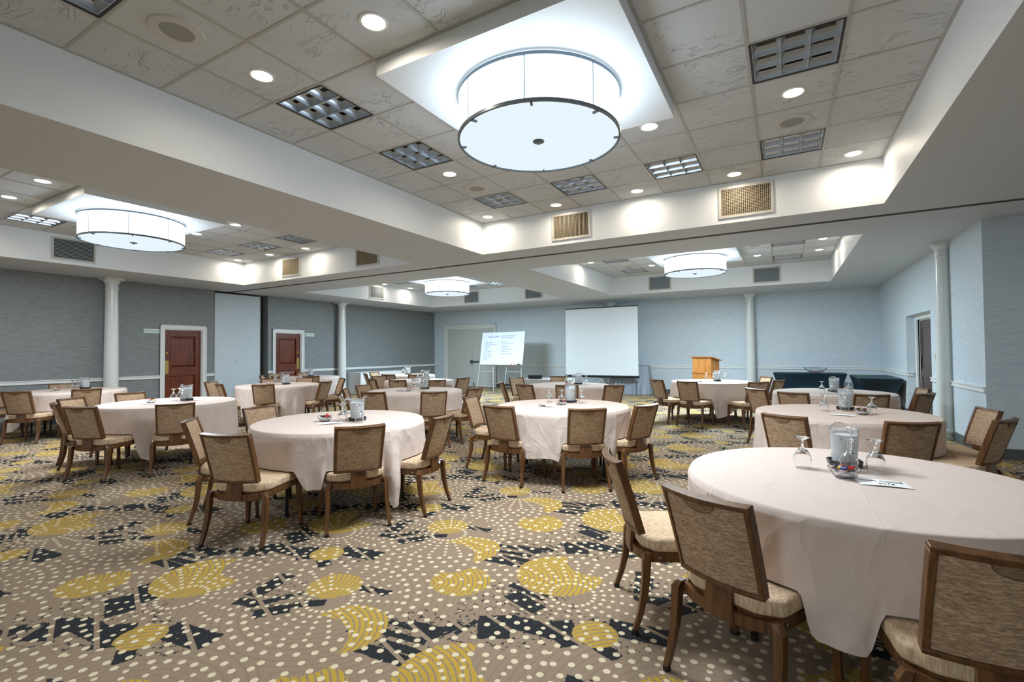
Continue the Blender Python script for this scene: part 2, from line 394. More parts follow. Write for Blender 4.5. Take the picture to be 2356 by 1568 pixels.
# soffit with four openings
xs=[XL-.7,-11.40,-6.00,-4.467,1.026,XN+.2]; ys=[YN-.2,.134,6.844,7.41,7.50,8.52,14.05,YF+.3]
b=MB()
for i in range(len(xs)-1):
    for j in range(len(ys)-1):
        if j==3: continue
        mx=(xs[i]+xs[i+1])/2; my=(ys[j]+ys[j+1])/2
        if any(c['x0']<mx<c['x1'] and c['y0']<my<c['y1'] for c in COF): continue
        b.quad((xs[i],ys[j],S),(xs[i],ys[j+1],S),(xs[i+1],ys[j+1],S),(xs[i+1],ys[j],S))
b.build('ceiling','soffit',smooth=0,**ST)
b=MB()
for c in COF:
    x0,x1,y0,y1=c['x0'],c['x1'],c['y0'],c['y1']; t_=.02
    b.box(x0-t_,x0,y0-t_,y1+t_,S+.0005,C+.02); b.box(x1,x1+t_,y0-t_,y1+t_,S+.0005,C+.02); b.box(x0,x1,y0-t_,y0,S+.0005,C+.02); b.box(x0,x1,y1,y1+t_,S+.0005,C+.02)
b.build('ceiling','white',smooth=0,**ST)
# partition track groove
b=MB(); b.box(XL-.7,XN,7.41,7.50,S+.03,S+.04,1); b.box(XL-.7,XN,7.410,7.418,S-.004,S+.03,0); b.box(XL-.7,XN,7.492,7.500,S-.004,S+.03,0); b.box(XL-.7,XN,7.448,7.462,S-.003,S+.03,0)
b.build('trim_1',['groove','groove_d'],smooth=0,**ST)
TRO={'C1':[(1,1),(3,1),(5,1),(7,1),(1,4),(7,4),(1,6),(1,9)],'C2':[(1,1),(3,1),(5,1),(1,6)],'C3':[(1,1),(7,1),(1,4),(7,4)],'C4':[(1,1),(3,1),(5,1),(1,4)]}
DL={'C1':[(0,0),(2,0),(4,0),(6,0),(8,0),(1,3),(5,3),(7,3),(1,7),(3,7)],'C2':[(0,0),(2,0),(4,0),(3,3),(5,3),(1,7),(3,7),(5,7)],'C3':[(0,4),(2,2),(6,2),(8,2),(8,4)],'C4':[(0,4),(0,2)]}
SPK={'C1':[(1,2),(7,2),(1,8)],'C2':[(1,5)],'C3':[(1,2),(6,4)],'C4':[]}
def cell(c,i,j): return (c['gx']+(i+.5)*TI, c['y1']-(j+.5)*TI)
# hero prototypes --------------------------------------------------
def troffer():
    r=empty('recessed_light',(0,0,0),category='ceiling light')
    h=.295
    b=MB(); b.box(-h,h,-h,h,.10,.105); b.box(-h,-h+.004,-h,h,0,.10); b.box(h-.004,h,-h,h,0,.10); b.box(-h,h,-h,-h+.004,0,.10); b.box(-h,h,h-.004,h,0,.10); b.build('housing','housing',r,smooth=0)
    b=MB()
    for a0,a1,b0,b1 in((-h,-h+.016,-h,h),(h-.016,h,-h,h),(-h+.016,h-.016,-h,-h+.016),(-h+.016,h-.016,h-.016,h)): b.box(a0,a1,b0,b1,-.004,.012)
    b.build('frame','blackedge',r,smooth=0)
    for k in(-1,0,1):
        b=MB(); b.sweep([(-.26,k*.18,.075),(.26,k*.18,.075)],(.03,.03),10); b.build('fluorescent_tube','lampoff',r)
    b=MB(); q=.275; ns=4
    for ax in(0,1):
        for k in range(4):
            t_=-q+2*q*k/3; V=[];Fs=[];prof=[(.002,.0),(.006,.02),(.016,.045),(.03,.062)]
            pts=[(-p,z) for p,z in prof][::-1]+[(p,z) for p,z in prof]
            for e in(-q,q):
                for p,z in pts:
                    V.append((t_+p,e,z) if ax==0 else (e,t_+p,z))
            n=len(pts)
            for m_ in range(n-1): Fs.append((m_,m_+1,n+m_+1,n+m_))
            b.add(V,Fs)
    b.build('louver','silver',r,smooth=60)
    reg(r); return r
def downlight():
    r=empty('downlight',(0,0,0),category='ceiling light')
    b=MB(); b.lathe([(.094,0),(.094,-.006),(.078,-.008),(.070,-.001)],32); b.build('trim_ring','trim',r)
    b=MB(); b.lathe([(.0,-.0015),(.071,-.0015)],32); b.build('lens','spot',r,smooth=0)
    reg(r); return r
def speaker():
    r=empty('ceiling_speaker',(0,0,0),category='speaker')
    b=MB(); b.lathe([(.0,-.004),(.1,-.005),(.105,-.012),(.16,-.009),(.168,0)],40); b.build('baffle','speaker',r)
    b=MB(); b.lathe([(.0,-.0075),(.098,-.0075),(.1,-.005)],40)
    b.build('grille','grille',r)
    reg(r); return r
def drum(px,py,pz,label):
    r=empty('drum_pendant',(px,py,pz),label=label,category='drum lamp',group='drum lamps on square ceiling panels')
    R=.655; zt,zb=-.028,-.352
    b=MB(); b.lathe([(R-.004,zb),(R-.004,zt)],96); b.build('lamp_shade','shade',r)
    b=MB(); b.lathe([(R+.004,zt+.012),(R+.004,zt-.012),(R-.012,zt-.012),(R-.012,zt+.012)],96,close=True); b.build('top_ring','ring',r)
    b=MB(); b.lathe([(R+.005,zb-.013),(R+.005,zb+.011),(R-.012,zb+.011),(R-.012,zb-.013)],96,close=True); b.build('bottom_ring','ring',r)
    b=MB(); b.lathe([(0,zb-.002),(R-.012,zb-.002)],96); b.build('diffuser','diff',r,smooth=0)
    L=D.lights.new('drum_glow','AREA'); L.shape='DISK'; L.size=1.22; far_=py>8; L.energy=DIFF_W*(2.2 if far_ else 1); L.color=(.70,.88,1.0) if far_ else DIFF_C
    lo=D.objects.new('drum_glow',L); COL.objects.link(lo); lo.location=(px,py,pz+zb-.03)
    b=MB(); b.lathe([(0,zb-.028),(.012,zb-.028),(.014,zb-.014),(.045,zb-.010),(.048,zb-.003),(0,zb-.003)],24); b.build('finial','ring',r)
    b=MB(); b.lathe([(.25,-.001),(.25,-.028),(0,-.028)],32); b.build('canopy','ring',r)
    for k in range(8):
        a=rad(18)+k*PI/4; ca,sa=math.cos(a),math.sin(a)
        b=MB(); T=Matrix.Rotation(a,4,'Z'); b.box(R-.0045,R-.0015,-.006,.006,zb+.012,zt-.012,0,T); b.build('seam','seam',r,smooth=0)
        b=MB(); T=Matrix.Rotation(a+rad(4),4,'Z'); b.box(R-.05,R-.005,-.008,.008,zb-.02,zb-.006,0,T); b.build('clip','ring',r,smooth=0)
pT,pD,pS=troffer(),downlight(),speaker()
first={id(pT):True,id(pD):True,id(pS):True}
def inst(p,loc,rz=0,**kw):
    if first.get(id(p),False): o=p; first[id(p)]=False
    else: o=copy_tree(p)
    o.location=loc; o.rotation_euler=(0,0,rz)
    for k,v in kw.items(): o[k]=v
    return o
CN={'C1':'front right','C2':'front left','C3':'back right','C4':'back left'}
ORD=['leftmost','second','third','fourth','middle','sixth','seventh','eighth','rightmost']; ROW=['far edge','second','third','fourth','fifth','sixth','seventh','eighth','ninth','tenth','nearest']
def where(n,i,j): return '%s tile of %s row, %s bay'%(ORD[i],ROW[j],CN[n])
def near_words(c,i,j):
    n=c['n']; row='far' if j<=1 else 'middle' if j<=5 else 'near'
    return row
for ci,c in enumerate(COF):
    n=c['n']; x0,x1,y0,y1=c['x0'],c['x1'],c['y0'],c['y1']
    b=MB(); nx=9
    for i in range(nx):
        for j in range(c['rows']):
            if (i,j) in TRO[n]: continue
            a0=max(x0,c['gx']+i*TI); a1=min(x1,c['gx']+(i+1)*TI); b1=y1-j*TI; b0=max(y0,y1-(j+1)*TI)
            if a1-a0<.01: continue
            b.quad((a0,b0,C),(a0,b1,C),(a1,b1,C),(a1,b0,C))
    b.build('ceiling','tile',smooth=0,**ST)
    b=MB()
    for i in range(0,10):
        x=min(max(c['gx']+i*TI,x0+.012),x1-.012); b.box(x-.012,x+.012,y0,y1,C-.004,C+.02)
    for j in range(0,c['rows']+1):
        y=min(max(y1-j*TI,y0+.012),y1-.012)
        # cross tees between the runners
        for i in range(9):
            xa=max(x0,c['gx']+i*TI+.012); xb=min(x1,c['gx']+(i+1)*TI-.012); b.box(xa,xb,y-.011,y+.011,C-.0035,C+.02)
    b.build('trim_2' if ci==0 else 'trim_%d'%(ci+2),'tbar',smooth=0,**ST)
    # dropped square panel
    px,py=c['pc']; P_=.905
    b=MB(); b.box(px-P_,px+P_,py-P_,py+P_,C-.12,C-.0045); b.build('ceiling','white',smooth=0,**ST)
    # drum pendant
    drum(px,py,C-.12,{'C1':'huge lit drum ceiling lamp overhead, largest and nearest of the four','C2':'lit drum ceiling lamp over the left side tables','C3':'lit drum ceiling lamp beyond the huge one, right of the projection screen','C4':'smallest and farthest lit drum ceiling lamp, over the back left'}[n])
    for i,j in TRO[n]:
        x,y=cell(c,i,j)
        inst(pT,(x,y,C-.0005),0,label='unlit louvred ceiling light, '+where(n,i,j),group='unlit louvred ceiling lights')
    for i,j in DL[n]:
        x,y=cell(c,i,j)
        inst(pD,(x,y,C-.0005),0,label='warm round downlight, '+where(n,i,j),group='warm round downlights')
        L=D.lights.new('downlight_beam','AREA'); L.shape='DISK'; L.size=.13; L.energy=SPOT_W; L.color=SPOT_C; L.spread=rad(170)
        lo=D.objects.new('downlight_beam',L); COL.objects.link(lo); lo.location=(x,y,C-.012)
    for i,j in SPK[n]:
        x,y=cell(c,i,j)
        inst(pS,(x,y,C-.0005),0,label='round ceiling speaker, '+where(n,i,j),group='round ceiling speakers')
drum(-1.722,-3.6,S-.005,'added drum-shaped fill lamp, unseen behind the viewpoint, right side of the room')  # two added fill lamps, out of view, brightening the room from behind the camera
drum(-8.705,-3.6,S-.005,'added drum-shaped fill lamp, unseen behind the viewpoint, left side of the room')
# vents on the bay faces
def vent(x,y,z,rz,style,label):
    r=empty('air_vent',(x,y,z),rz,label=label,category='vent',group='wall air vents in the ceiling bays')
    w_,h_=.32,.205
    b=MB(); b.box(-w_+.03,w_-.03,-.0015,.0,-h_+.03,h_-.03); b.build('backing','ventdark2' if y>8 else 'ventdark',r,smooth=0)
    b=MB()
    for q in((-w_,w_,h_-.032,h_),(-w_,w_,-h_,-h_+.032),(-w_,-w_+.032,-h_+.032,h_-.032),(w_-.032,w_,-h_+.032,h_-.032)): b.box(q[0],q[1],-.018,-.002,q[2],q[3])
    b.build('frame','vent',r,smooth=0)
    b=MB(); W,H=w_-.032,h_-.032
    if style in('v','x'):
        n=26
        for k in range(n): x_=-W+2*W*(k+.5)/n; b.box(x_-.0035,x_+.0035,-.014,-.004,-H,H)
    if style in('h','x'):
        n=18 if style=='x' else 14
        for k in range(n):
            z_=-H+2*H*(k+.5)/n
            b.box(-W,W,-.009,-.003,z_-.002,z_+.002) if style=='x' else b.box(-W,W,-.014,-.003,z_-.005,z_+.005)
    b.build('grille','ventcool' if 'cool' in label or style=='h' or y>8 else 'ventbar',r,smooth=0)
vz=3.355
vent(-2.83,6.844,vz,0,'v','rectangular vent with vertical bars on the bright near ceiling face, left one')
vent(-.40,6.844,vz,0,'x','rectangular vent with square mesh on the bright near ceiling face, right one')
vent(-9.60,6.844,vz,0,'v','rectangular vent with vertical bars, left ceiling bay, beside the corner')
vent(-7.22,6.844,vz,0,'v','rectangular vent partly hidden by the long ceiling beam, left ceiling bay')
vent(-11.40,3.64,vz,rad(90),'h','grey vent with horizontal slats beside the left drum lamp')
vent(-3.08,14.05,vz,0,'x','grey vent left of the back right drum lamp')
vent(-.36,14.05,vz,0,'x','grey vent right of the back right drum lamp')
vent(-11.40,11.2,vz,rad(90),'x','grey vent left of the smallest drum lamp')
vent(-9.65,14.05,vz,0,'x','grey vent right of the smallest drum lamp')
vent(-7.17,14.05,vz,0,'x','grey vent cut by the ceiling beam edge, far left bay')
# detector under back right bay
def puck(x,y,z,label,r_=.06,cat='smoke detector'):
    b=MB(); b.lathe([(0,-.03),(r_*.6,-.03),(r_,-.012),(r_,0)],24); b.build('smoke_detector','trim',label=label,category=cat)
xx,yy=cell(COF[2],6,3); puck(xx,yy,C-.001,'small white smoke detector on ceiling tile near a downlight, back right bay')
# walls -------------------------------------------------------------
Y1,Y2=7.0,8.50      # pocket alcove on the left wall
DO=[(5.84,6.71,2.03),(8.73,9.60,2.03)]
T_=.25
b=MB()
b.box(XL-T_,XL,YN,DO[0][0],0,S); b.box(XL-T_,XL,DO[0][1],Y1,0,S); b.box(XL-T_,XL,DO[0][0],DO[0][1],DO[0][2],S)
b.box(XL-.62,XL,Y1-.004,Y1,0,S)
b.build('wall_left','left',smooth=0,**ST)
b=MB()
b.box(XL-T_,XL,Y2,DO[1][0],0,S); b.box(XL-T_,XL,DO[1][1],YF+.25,0,S); b.box(XL-T_,XL,DO[1][0],DO[1][1],DO[1][2],S); b.box(XL-.62,XL-T_,Y2,Y2+.2,0,S)
b.build('wall_left','left',smooth=0,**ST)
b=MB(); b.box(XL-.66,XL-.62,Y1-.3,Y2+.3,0,S); b.build('wall_left','dark',smooth=0,**ST)
FD=(-12.32,-9.99,2.40)
b=MB(); b.box(XL-T_,FD[0],YF,YF+T_,0,S); b.box(FD[1],XR+1,YF,YF+T_,0,S); b.box(FD[0],FD[1],YF,YF+T_,FD[2],S); b.build('wall_back','far',smooth=0,**ST)
RA,RB,RZ=10.95,12.90,2.09
b=MB(); b.box(XR,XR+.16,RB,YF,0,S); b.box(XR,XR+.16,YP+.16,RA,0,S); b.box(XR,XR+.16,RA,RB,RZ,S)
b.box(XR+.16,XR+.18,RA-.3,RB+.3,2.13,S); b.box(XR+.16,XR+.18,RB-.20,RB+.3,0,2.13); b.box(XR+.16,XR+.18,RA-.3,RA+.5,0,2.13)
b.build('wall_right','far',smooth=0,**ST)
b=MB(); b.box(XR,XN,YP,YP+.16,0,S); b.build('wall_right','far',smooth=0,**ST)
b=MB(); b.box(XN,XN+.2,YN,YP+.16,0,S); b.build('wall_right','far',smooth=0,**ST)
b=MB(); b.box(XL-.3,XN+.2,YN-.2,YN,0,S); b.build('wall_near','far',smooth=0,**ST)
# partition panel in the pocket (same pale covering), with edge trims
b=MB(); b.box(XL-.14,XL-.05,Y1+.05,Y2-.22,.02,S-.05,0); b.box(XL-.145,XL-.045,Y2-.22,Y2-.20,.02,S-.05,1); b.box(XL-.145,XL-.045,Y1+.03,Y1+.05,.02,S-.05,1)
b.lathe([(0,0),(.016,0)],12,(0,0,0),2) if False else None
o=b.build('partition_panel',['far','vent'],smooth=0,label='pale folded partition panel in the left wall pocket between the red doors',category='partition')
b=MB(); T=Matrix.Translation((XL-.0495,7.62,1.20))@Matrix.Rotation(PI/2,4,'Y')
b.lathe([(0,0),(.014,0)],16); me=b.mesh('pull_hole',0); me.transform(T); link('pull_hole',me,'dark',o)
# rails and baseboards
def rail(b,p,q,nx,ny,z=.913,h=.075):
    # moulded chair rail from p to q, wall normal (nx,ny)
    for (z0,z1,d) in((z-.018,z,.032),(z-.05,z-.018,.018),(z-.058,z-.05,.022),(z-h,z-.058,.026)):
        V=[]
        a=Vector((p[0],p[1],0)); c_=Vector((q[0],q[1],0)); n=Vector((nx,ny,0))*d
        V=[a+Vector((0,0,z0)),c_+Vector((0,0,z0)),c_+n+Vector((0,0,z0)),a+n+Vector((0,0,z0)),a+Vector((0,0,z1)),c_+Vector((0,0,z1)),c_+n+Vector((0,0,z1)),a+n+Vector((0,0,z1))]
        b.add(V,[(0,1,2,3),(4,5,6,7),(0,1,5,4),(1,2,6,5),(2,3,7,6),(3,0,4,7)])
CW=.095
b=MB(); rail(b,(XL,YN),(XL,DO[0][0]-CW),1,0); rail(b,(XL,DO[0][1]+CW),(XL,Y1),1,0); rail(b,(XL,Y2),(XL,DO[1][0]-CW),1,0); rail(b,(XL,DO[1][1]+CW),(XL,YF),1,0); b.build('trim_7','trim',smooth=0,**ST)
b=MB(); rail(b,(XL,YF),(FD[0]-.12,YF),0,-1); rail(b,(FD[1]+.12,YF),(XR,YF),0,-1); b.build('trim_8','trim',smooth=0,**ST)
b=MB(); rail(b,(XR,RB),(XR,YF),-1,0); rail(b,(XR,RB),(XR+.10,RB),0,-1); rail(b,(XR,YP),(XR,RA),-1,0); b.build('trim_9','trim',smooth=0,**ST)
def bb(name,L):
    b=MB()
    for x0,x1,y0,y1 in L: b.box(x0,x1,y0,y1,0,.14)
    b.build(name,'base',smooth=0,**ST)
d_=.012
bb('baseboard_left',[(XL,XL+d_,YN,DO[0][0]-CW),(XL,XL+d_,DO[0][1]+CW,Y1),(XL,XL+d_,Y2,DO[1][0]-CW),(XL,XL+d_,DO[1][1]+CW,YF)])
bb('baseboard_back',[(XL,FD[0]-.12,YF-d_,YF),(FD[1]+.12,XR,YF-d_,YF)])
bb('baseboard_right',[(XR-d_,XR,RB,YF),(XR-d_,XR,YP-d_,RA),(XR,XN,YP-d_,YP)])
# doors -----------------------------------------------------------
def panel_door(name,y0,y1,ztop,x,mirror,m):
    # door slab in the left wall facing +x
    r=empty(name,(x,y0,0),0,kind='structure')
    W=y1-y0; b=MB(); b.box(-.06,-.032,0,W,.01,ztop-.005)
    st=.12
    for a0,a1,z0,z1 in((0,st,.01,ztop-.005),(W-st,W,.01,ztop-.005),(st,W-st,ztop-.15,ztop-.005),(st,W-st,.01,.24),(st,W-st,.88,1.08)): b.box(-.032,0,a0,a1,z0,z1)
    for z0,z1 in((1.10,ztop-.17),(.26,.86)):
        k=len(b.v); y0_,y1_,za,zb_=st+.012,W-st-.012,z0-.008,z1+.008
        b.add([(-.030,y0_,za),(-.030,y1_,za),(-.030,y1_,zb_),(-.030,y0_,zb_),(-.010,y0_+.055,za+.055),(-.010,y1_-.055,za+.055),(-.010,y1_-.055,zb_-.055),(-.010,y0_+.055,zb_-.055)],[(4,5,6,7),(0,1,5,4),(1,2,6,5),(2,3,7,6),(3,0,4,7)])
    b.build('door_slab',m,r,smooth=0)
    yk=st*.5 if not mirror else W-st*.5
    b=MB(); b.box(0,.004,yk-.04,yk+.04,.93,1.26); b.build('push_plate','brass',r,smooth=0)
    b=MB(); b.lathe([(0,.014),(.022,.012),(.03,.004),(.032,0)],20); me=b.mesh('lock'); me.transform(Matrix.Translation((0,yk,1.44))@Matrix.Rotation(PI/2,4,'Y')); link('lock',me,'brass',r)
    return r
def casing(name,y0,y1,z,x,m='trim'):
    b=MB()
    for a0,a1,z0,z1,dd in((y0-CW,y0,0,z,.022),(y1,y1+CW,0,z,.022),(y0-CW,y1+CW,z,z+CW,.022),(y0-CW,y0-CW+.02,0,z+CW,.034),(y1+CW-.02,y1+CW,0,z+CW,.034),(y0-CW,y1+CW,z+CW-.02,z+CW,.034)): b.box(x,x+dd,a0,a1,z0,z1)
    for a0,a1,z0,z1 in((y0,y0+.02,0,z),(y1-.02,y1,0,z),(y0+.02,y1-.02,z-.02,z)): b.box(x-.12,x,a0,a1,z0,z1)
    b.build(name,m,smooth=0,**ST)
casing('trim_10',*DO[0],XL); casing('trim_11',*DO[1],XL)
panel_door('door_1',DO[0][0]+.02,DO[0][1]-.02,DO[0][2]-.02,XL-.05,False,'mahog')
panel_door('door_2',DO[1][0]+.02,DO[1][1]-.02,DO[1][2]-.02,XL-.05,True,'mahog')
# double door on back wall
r=empty('door_3',(FD[0],YF,0),0,kind='structure'); W=FD[1]-FD[0]; MS=1.263
for a0,a1 in((.02,MS-.003),(MS+.003,W-.02)):
    b=MB(); b.box(a0,a1,.03,.07,.01,FD[2]-.03); b.build('door_slab','doorpale',r,smooth=0)
b=MB(); b.box(MS+.02,W-.12,-.035,-.005,.985,1.035); b.box(MS+.02,MS+.05,-.035,.03,.98,1.04); b.box(W-.15,W-.12,-.035,.03,.98,1.04); b.lathe([(0,0),(.075,0),(.075,.02),(0,.02)],20,(0,0,0))
me=b.mesh('push_bar'); 
for v in me.vertices[-80:]:
    x,y,z=v.co; v.co=(MS+.02+x,-.035-z,1.01+y)
link('push_bar',me,mat('push_bar_dark',(70,82,92),.4),r)
b=MB(); b.box(MS+.07,MS+.095,.0,.03,.03,.16); b.build('door_bolt','cap',r,smooth=0)
b=MB(); e=.115
for a0,a1,z0,z1,dd in((FD[0]-e,FD[0],0,FD[2],.025),(FD[1],FD[1]+e,0,FD[2],.025),(FD[0]-e,FD[1]+e,FD[2],FD[2]+e,.025),(FD[0]-e,FD[0]-e+.025,0,FD[2]+e,.04),(FD[1]+e-.025,FD[1]+e,0,FD[2]+e,.04),(FD[0]-e,FD[1]+e,FD[2]+e-.025,FD[2]+e,.04)): b.box(a0,a1,YF-dd,YF,z0,z1)
for a0,a1,z0,z1 in((FD[0],FD[0]+.02,0,FD[2]),(FD[1]-.02,FD[1],0,FD[2]),(FD[0],FD[1],FD[2]-.02,FD[2])): b.box(a0,a1,YF,YF+.1,z0,z1)
b.build('trim_12','trim',smooth=0,**ST)
# right wall recessed door
X2=XR+.16
b=MB()
for a0,a1,z0,z1,dd in((RB-.20,RB-.08,0,2.0,.03),(RA+.5,RA+.62,0,2.0,.03),(RA+.5,RB-.08,2.0,2.10,.03)): b.box(X2-dd,X2+.02,a0,a1,z0,z1)
b.box(X2+.018,X2+.06,RB-.22,RB-.20,0,2.0); b.box(X2+.018,X2+.06,RA+.62,RA+.64,0,2.0); b.box(X2+.018,X2+.06,RA+.62,RB-.2,1.98,2.0)
b.build('trim_13','trim',smooth=0,**ST)
r=empty('door_4',(X2+.022,RA+.64,0),0,kind='structure'); W=RB-.22-(RA+.64)
b=MB(); b.box(.012,.04,0,W,.01,1.975)
for a0,a1,z0,z1 in((0,.13,.01,1.975),(W-.13,W,.01,1.975),(.13,W-.13,1.83,1.975),(.13,W-.13,.01,.24),(.13,W-.13,.84,1.02)): b.box(0,.012,a0,a1,z0,z1)
b.build('door_slab','greydoor',r,smooth=0)
b=MB(); b.box(.0,.04,W-.10,W-.02,.95,1.25); b.build('lock_plate','brass',r,smooth=0)
# signs, switch
def wallsign(y,z,w_,h_,txt,label):
    r=empty('wall_sign',(XL,y,z),0,label=label,category='sign')
    b=MB(); b.box(0,.006,-w_/2,w_/2,-h_/2,h_/2); b.build('sign_plate','sign',r,smooth=0)
    text(txt,.072,(.0065,w_/2-.01,-.025),(PI/2,0,PI/2),'signgreen',r,align='RIGHT')
wallsign(5.575,1.965,.33,.10,'STAFF ONLY','white staff-only sign left of the nearer mahogany door')
wallsign(9.90,1.985,.33,.10,'STAFF ONLY','white staff-only sign right of the farther mahogany door')
r=empty('room_sign',(XR,13.22,1.83),0,label='small pale room sign on the right wall by the doorway recess',category='sign')
b=MB(); b.box(-.008,0,-.06,.06,-.11,.11); b.build('sign_plate','sign',r,smooth=0)
text('3',.05,(-.0085,.02,.03),(PI/2,0,-PI/2),'signgreen',r); text('22',.05,(-.0085,.03,-.05),(PI/2,0,-PI/2),'signgreen',r)
r=empty('light_switch',(XR,10.70,1.27),0,label='ivory light switch on the right wall between doorway and column',category='switch')
b=MB(); b.box(-.006,0,-.04,.04,-.06,.06); b.build('switch_plate','switch',r,smooth=0); b=MB(); b.box(-.014,-.006,-.006,.006,-.012,.012); b.build('toggle','switch',r,smooth=0)
# columns -----------------------------------------------------------
def column(x,y,label,r_=.128):
    r=empty('column',(x,y,0),0,label=label,category='column',group='round white columns')
    b=MB(); k=r_
    b.lathe([(k*1.28,.0),(k*1.28,.07),(k*1.24,.08),(k*1.24,.09),(k*1.36,.11),(k*1.36,.14),(k*1.2,.17),(k*1.06,.18)],40); b.box(-k*1.4,k*1.4,-k*1.4,k*1.4,0,.055); b.build('column_base','column',r)
    b=MB(); b.lathe([(k*1.04,.18),(k*1.03,.9),(k*1.0,1.5),(k*.93,2.4),(k*.88,S-.25)],48); b.build('shaft','column',r)
    b=MB(); b.lathe([(k*.88,S-.25),(k*1.02,S-.245),(k*1.02,S-.225),(k*.9,S-.22),(k*.9,S-.12),(k*1.0,S-.11),(k*1.22,S-.06),(k*1.22,S-.05)],48); b.box(-k*1.34,k*1.34,-k*1.34,k*1.34,S-.05,S-.001); b.build('capital','column',r)
column(-12.76,4.72,'white round column on the left wall beside the nearer mahogany door')
column(-12.76,10.98,'white round column on the left wall beyond the farther mahogany door')
column(-.87,15.86,'white round column on the back wall beyond the lectern')
column(-5.13,15.86,'white round column behind the projection screen, only its capital showing')
column(2.185,9.86,'white round column on the right wall between the doorway and the wall corner',.10)

# ------------------------------------------------------------ banquet chair
def chair_proto():
    r=empty('banquet_chair',(0,0,0),category='chair')
    ZB,ZT=.472,.842
    def bp(u,v,d):           # u -1..1 across, v 0..1 up, d depth (+ = towards sitter)
        hw=.187+.008*v; z=ZB+(ZT-ZB)*v
        y=-.215-.105*v-.012*v*v-.030*(1-u*u); 
        lean=.30; return (u*hw, y+d*math.cos(lean), z+d*math.sin(lean)*.9+.004*(u*u)*v)
    def pbox(b,u0,u1,v0,v1,d0,d1,nu,nv,mi=0,pil=0):
        V=[];Fs=[]
        for d in(d0,d1):
            for i in range(nu+1):
                for j in range(nv+1):
                    fu=i/nu; fv=j/nv; e=0
                    if pil: e=pil*(1-(2*fu-1)**6)*(1-(2*fv-1)**6)*(1 if d==d1 else -1)
                    V.append(bp(u0+(u1-u0)*fu,v0+(v1-v0)*fv,d+e))
        K=(nu+1)*(nv+1); ix=lambda s,i,j:s*K+i*(nv+1)+j
        for s in(0,1):
            for i in range(nu):
                for j in range(nv): Fs.append((ix(s,i,j),ix(s,i+1,j),ix(s,i+1,j+1),ix(s,i,j+1)))
        for i in range(nu):
            for j in(0,nv): Fs.append((ix(0,i,j),ix(0,i+1,j),ix(1,i+1,j),ix(1,i,j)))
        for j in range(nv):
            for i in(0,nu): Fs.append((ix(0,i,j),ix(0,i,j+1),ix(1,i,j+1),ix(1,i,j)))
        b.add(V,Fs,mi)
    fu,fv=.098,.052
    b=MB()
    pbox(b,-1,1,1-fv,1,-.019,.021,12,1); pbox(b,-1,1,0,fv,-.019,.021,12,1); pbox(b,-1,-1+fu,fv,1-fv,-.019,.021,1,6); pbox(b,1-fu,1,fv,1-fv,-.019,.021,1,6)
    o=b.build('back_frame','walnut',r)
    bv=o.modifiers.new('bevel','BEVEL'); bv.width=.003; bv.segments=2; bv.limit_method='ANGLE'; bv.angle_limit=rad(50)
    b=MB(); pbox(b,-1+fu-.01,1-fu+.01,fv-.01,1-fv+.01,-.010,.012,12,8,0,.007); o=b.build('backrest','backfab',r,smooth=60)
    # half-moon hand hold under the top rail, rear side
    b=MB(); n=14; V=[];Fs=[]
    for k in range(n+1):
        a=PI*k/n; uu=.33*math.cos(a); vv=1-fv-.098*math.sin(a)
        V.append(bp(uu,vv,-.0190)); V.append(bp(uu,1-fv,-.0190))
    for k in range(n): Fs.append((2*k,2*k+1,2*k+3,2*k+2))
    b.add(V,Fs); hh=b.build('hand_hold','handfab',r,smooth=0)
    b=MB(); b.sweep([bp(.34*math.cos(PI*k/n),1-fv-.101*math.sin(PI*k/n),-.0185) for k in range(n+1)],(.003,.003),5); b.build('piping','walnut',hh)
    # seat
    out=[]
    def rr(pts,rad_=.03,n=4):
        L=[]
        m=len(pts)
        for i in range(m):
            p=Vector(pts[i]); a=(Vector(pts[i-1])-p).normalized(); c=(Vector(pts[(i+1)%m])-p).normalized()
            for k in range(n+1):
                t=k/n; q=p+a*rad_*(1-t)**2+c*rad_*t**2; L.append((q.x,q.y))
        return L
    ol=rr([(-.225,-.155),(-.145,-.215),(0,-.228),(.145,-.215),(.225,-.155),(.232,.232),(-.232,.232)],.022)
    b=MB(); b.slab(ol,.392,.462,.020,seg=4); b.build('seat','seatfab',r,smooth=50)
    # rails
    b=MB()
    for s in(-1,1): b.sweep([(s*.215,.225,.37),(s*.210,.0,.368),(s*.200,-.19,.366)],(.022,.045),4,up=(0,0,1))
    b.sweep([(-.215,.222,.37),(.215,.222,.37)],(.022,.045),4,up=(0,0,1))
    b.sweep([(-.20,-.185,.365),(-.12,-.222,.360),(0,-.240,.357),(.12,-.222,.360),(.20,-.185,.365)],(.022,.046),4,up=(0,0,1))
    b.slab([(x*.945,y*.955) for x,y in ol],.345,.393,.002,seg=1)
    b.build('seat_frame','walnut',r,smooth=0)
    # stem
    b=MB(); V=[];Fs=[];pr=[(-.255,.336,.066),(-.256,.38,.064),(-.252,.43,.058),(-.243,.50,.056)]
    for y,z,hw in pr:
        for x,dy in((-hw,.006),(0,0),(hw,.006)): V.append((x,y+dy,z))
        for x,dy in((-hw,.024),(0,.018),(hw,.024)): V.append((x,y+dy,z))
    for i in range(3):
        o_=i*6
        for k,l in((0,1),(1,2),(3,4),(4,5),(0,3),(2,5)): Fs.append((o_+k,o_+l,o_+6+l,o_+6+k))
    Fs+=[(0,1,4,3),(1,2,5,4),(18,19,22,21),(19,20,23,22)]
    b.add(V,Fs); b.build('stem','walnut',r,smooth=30)
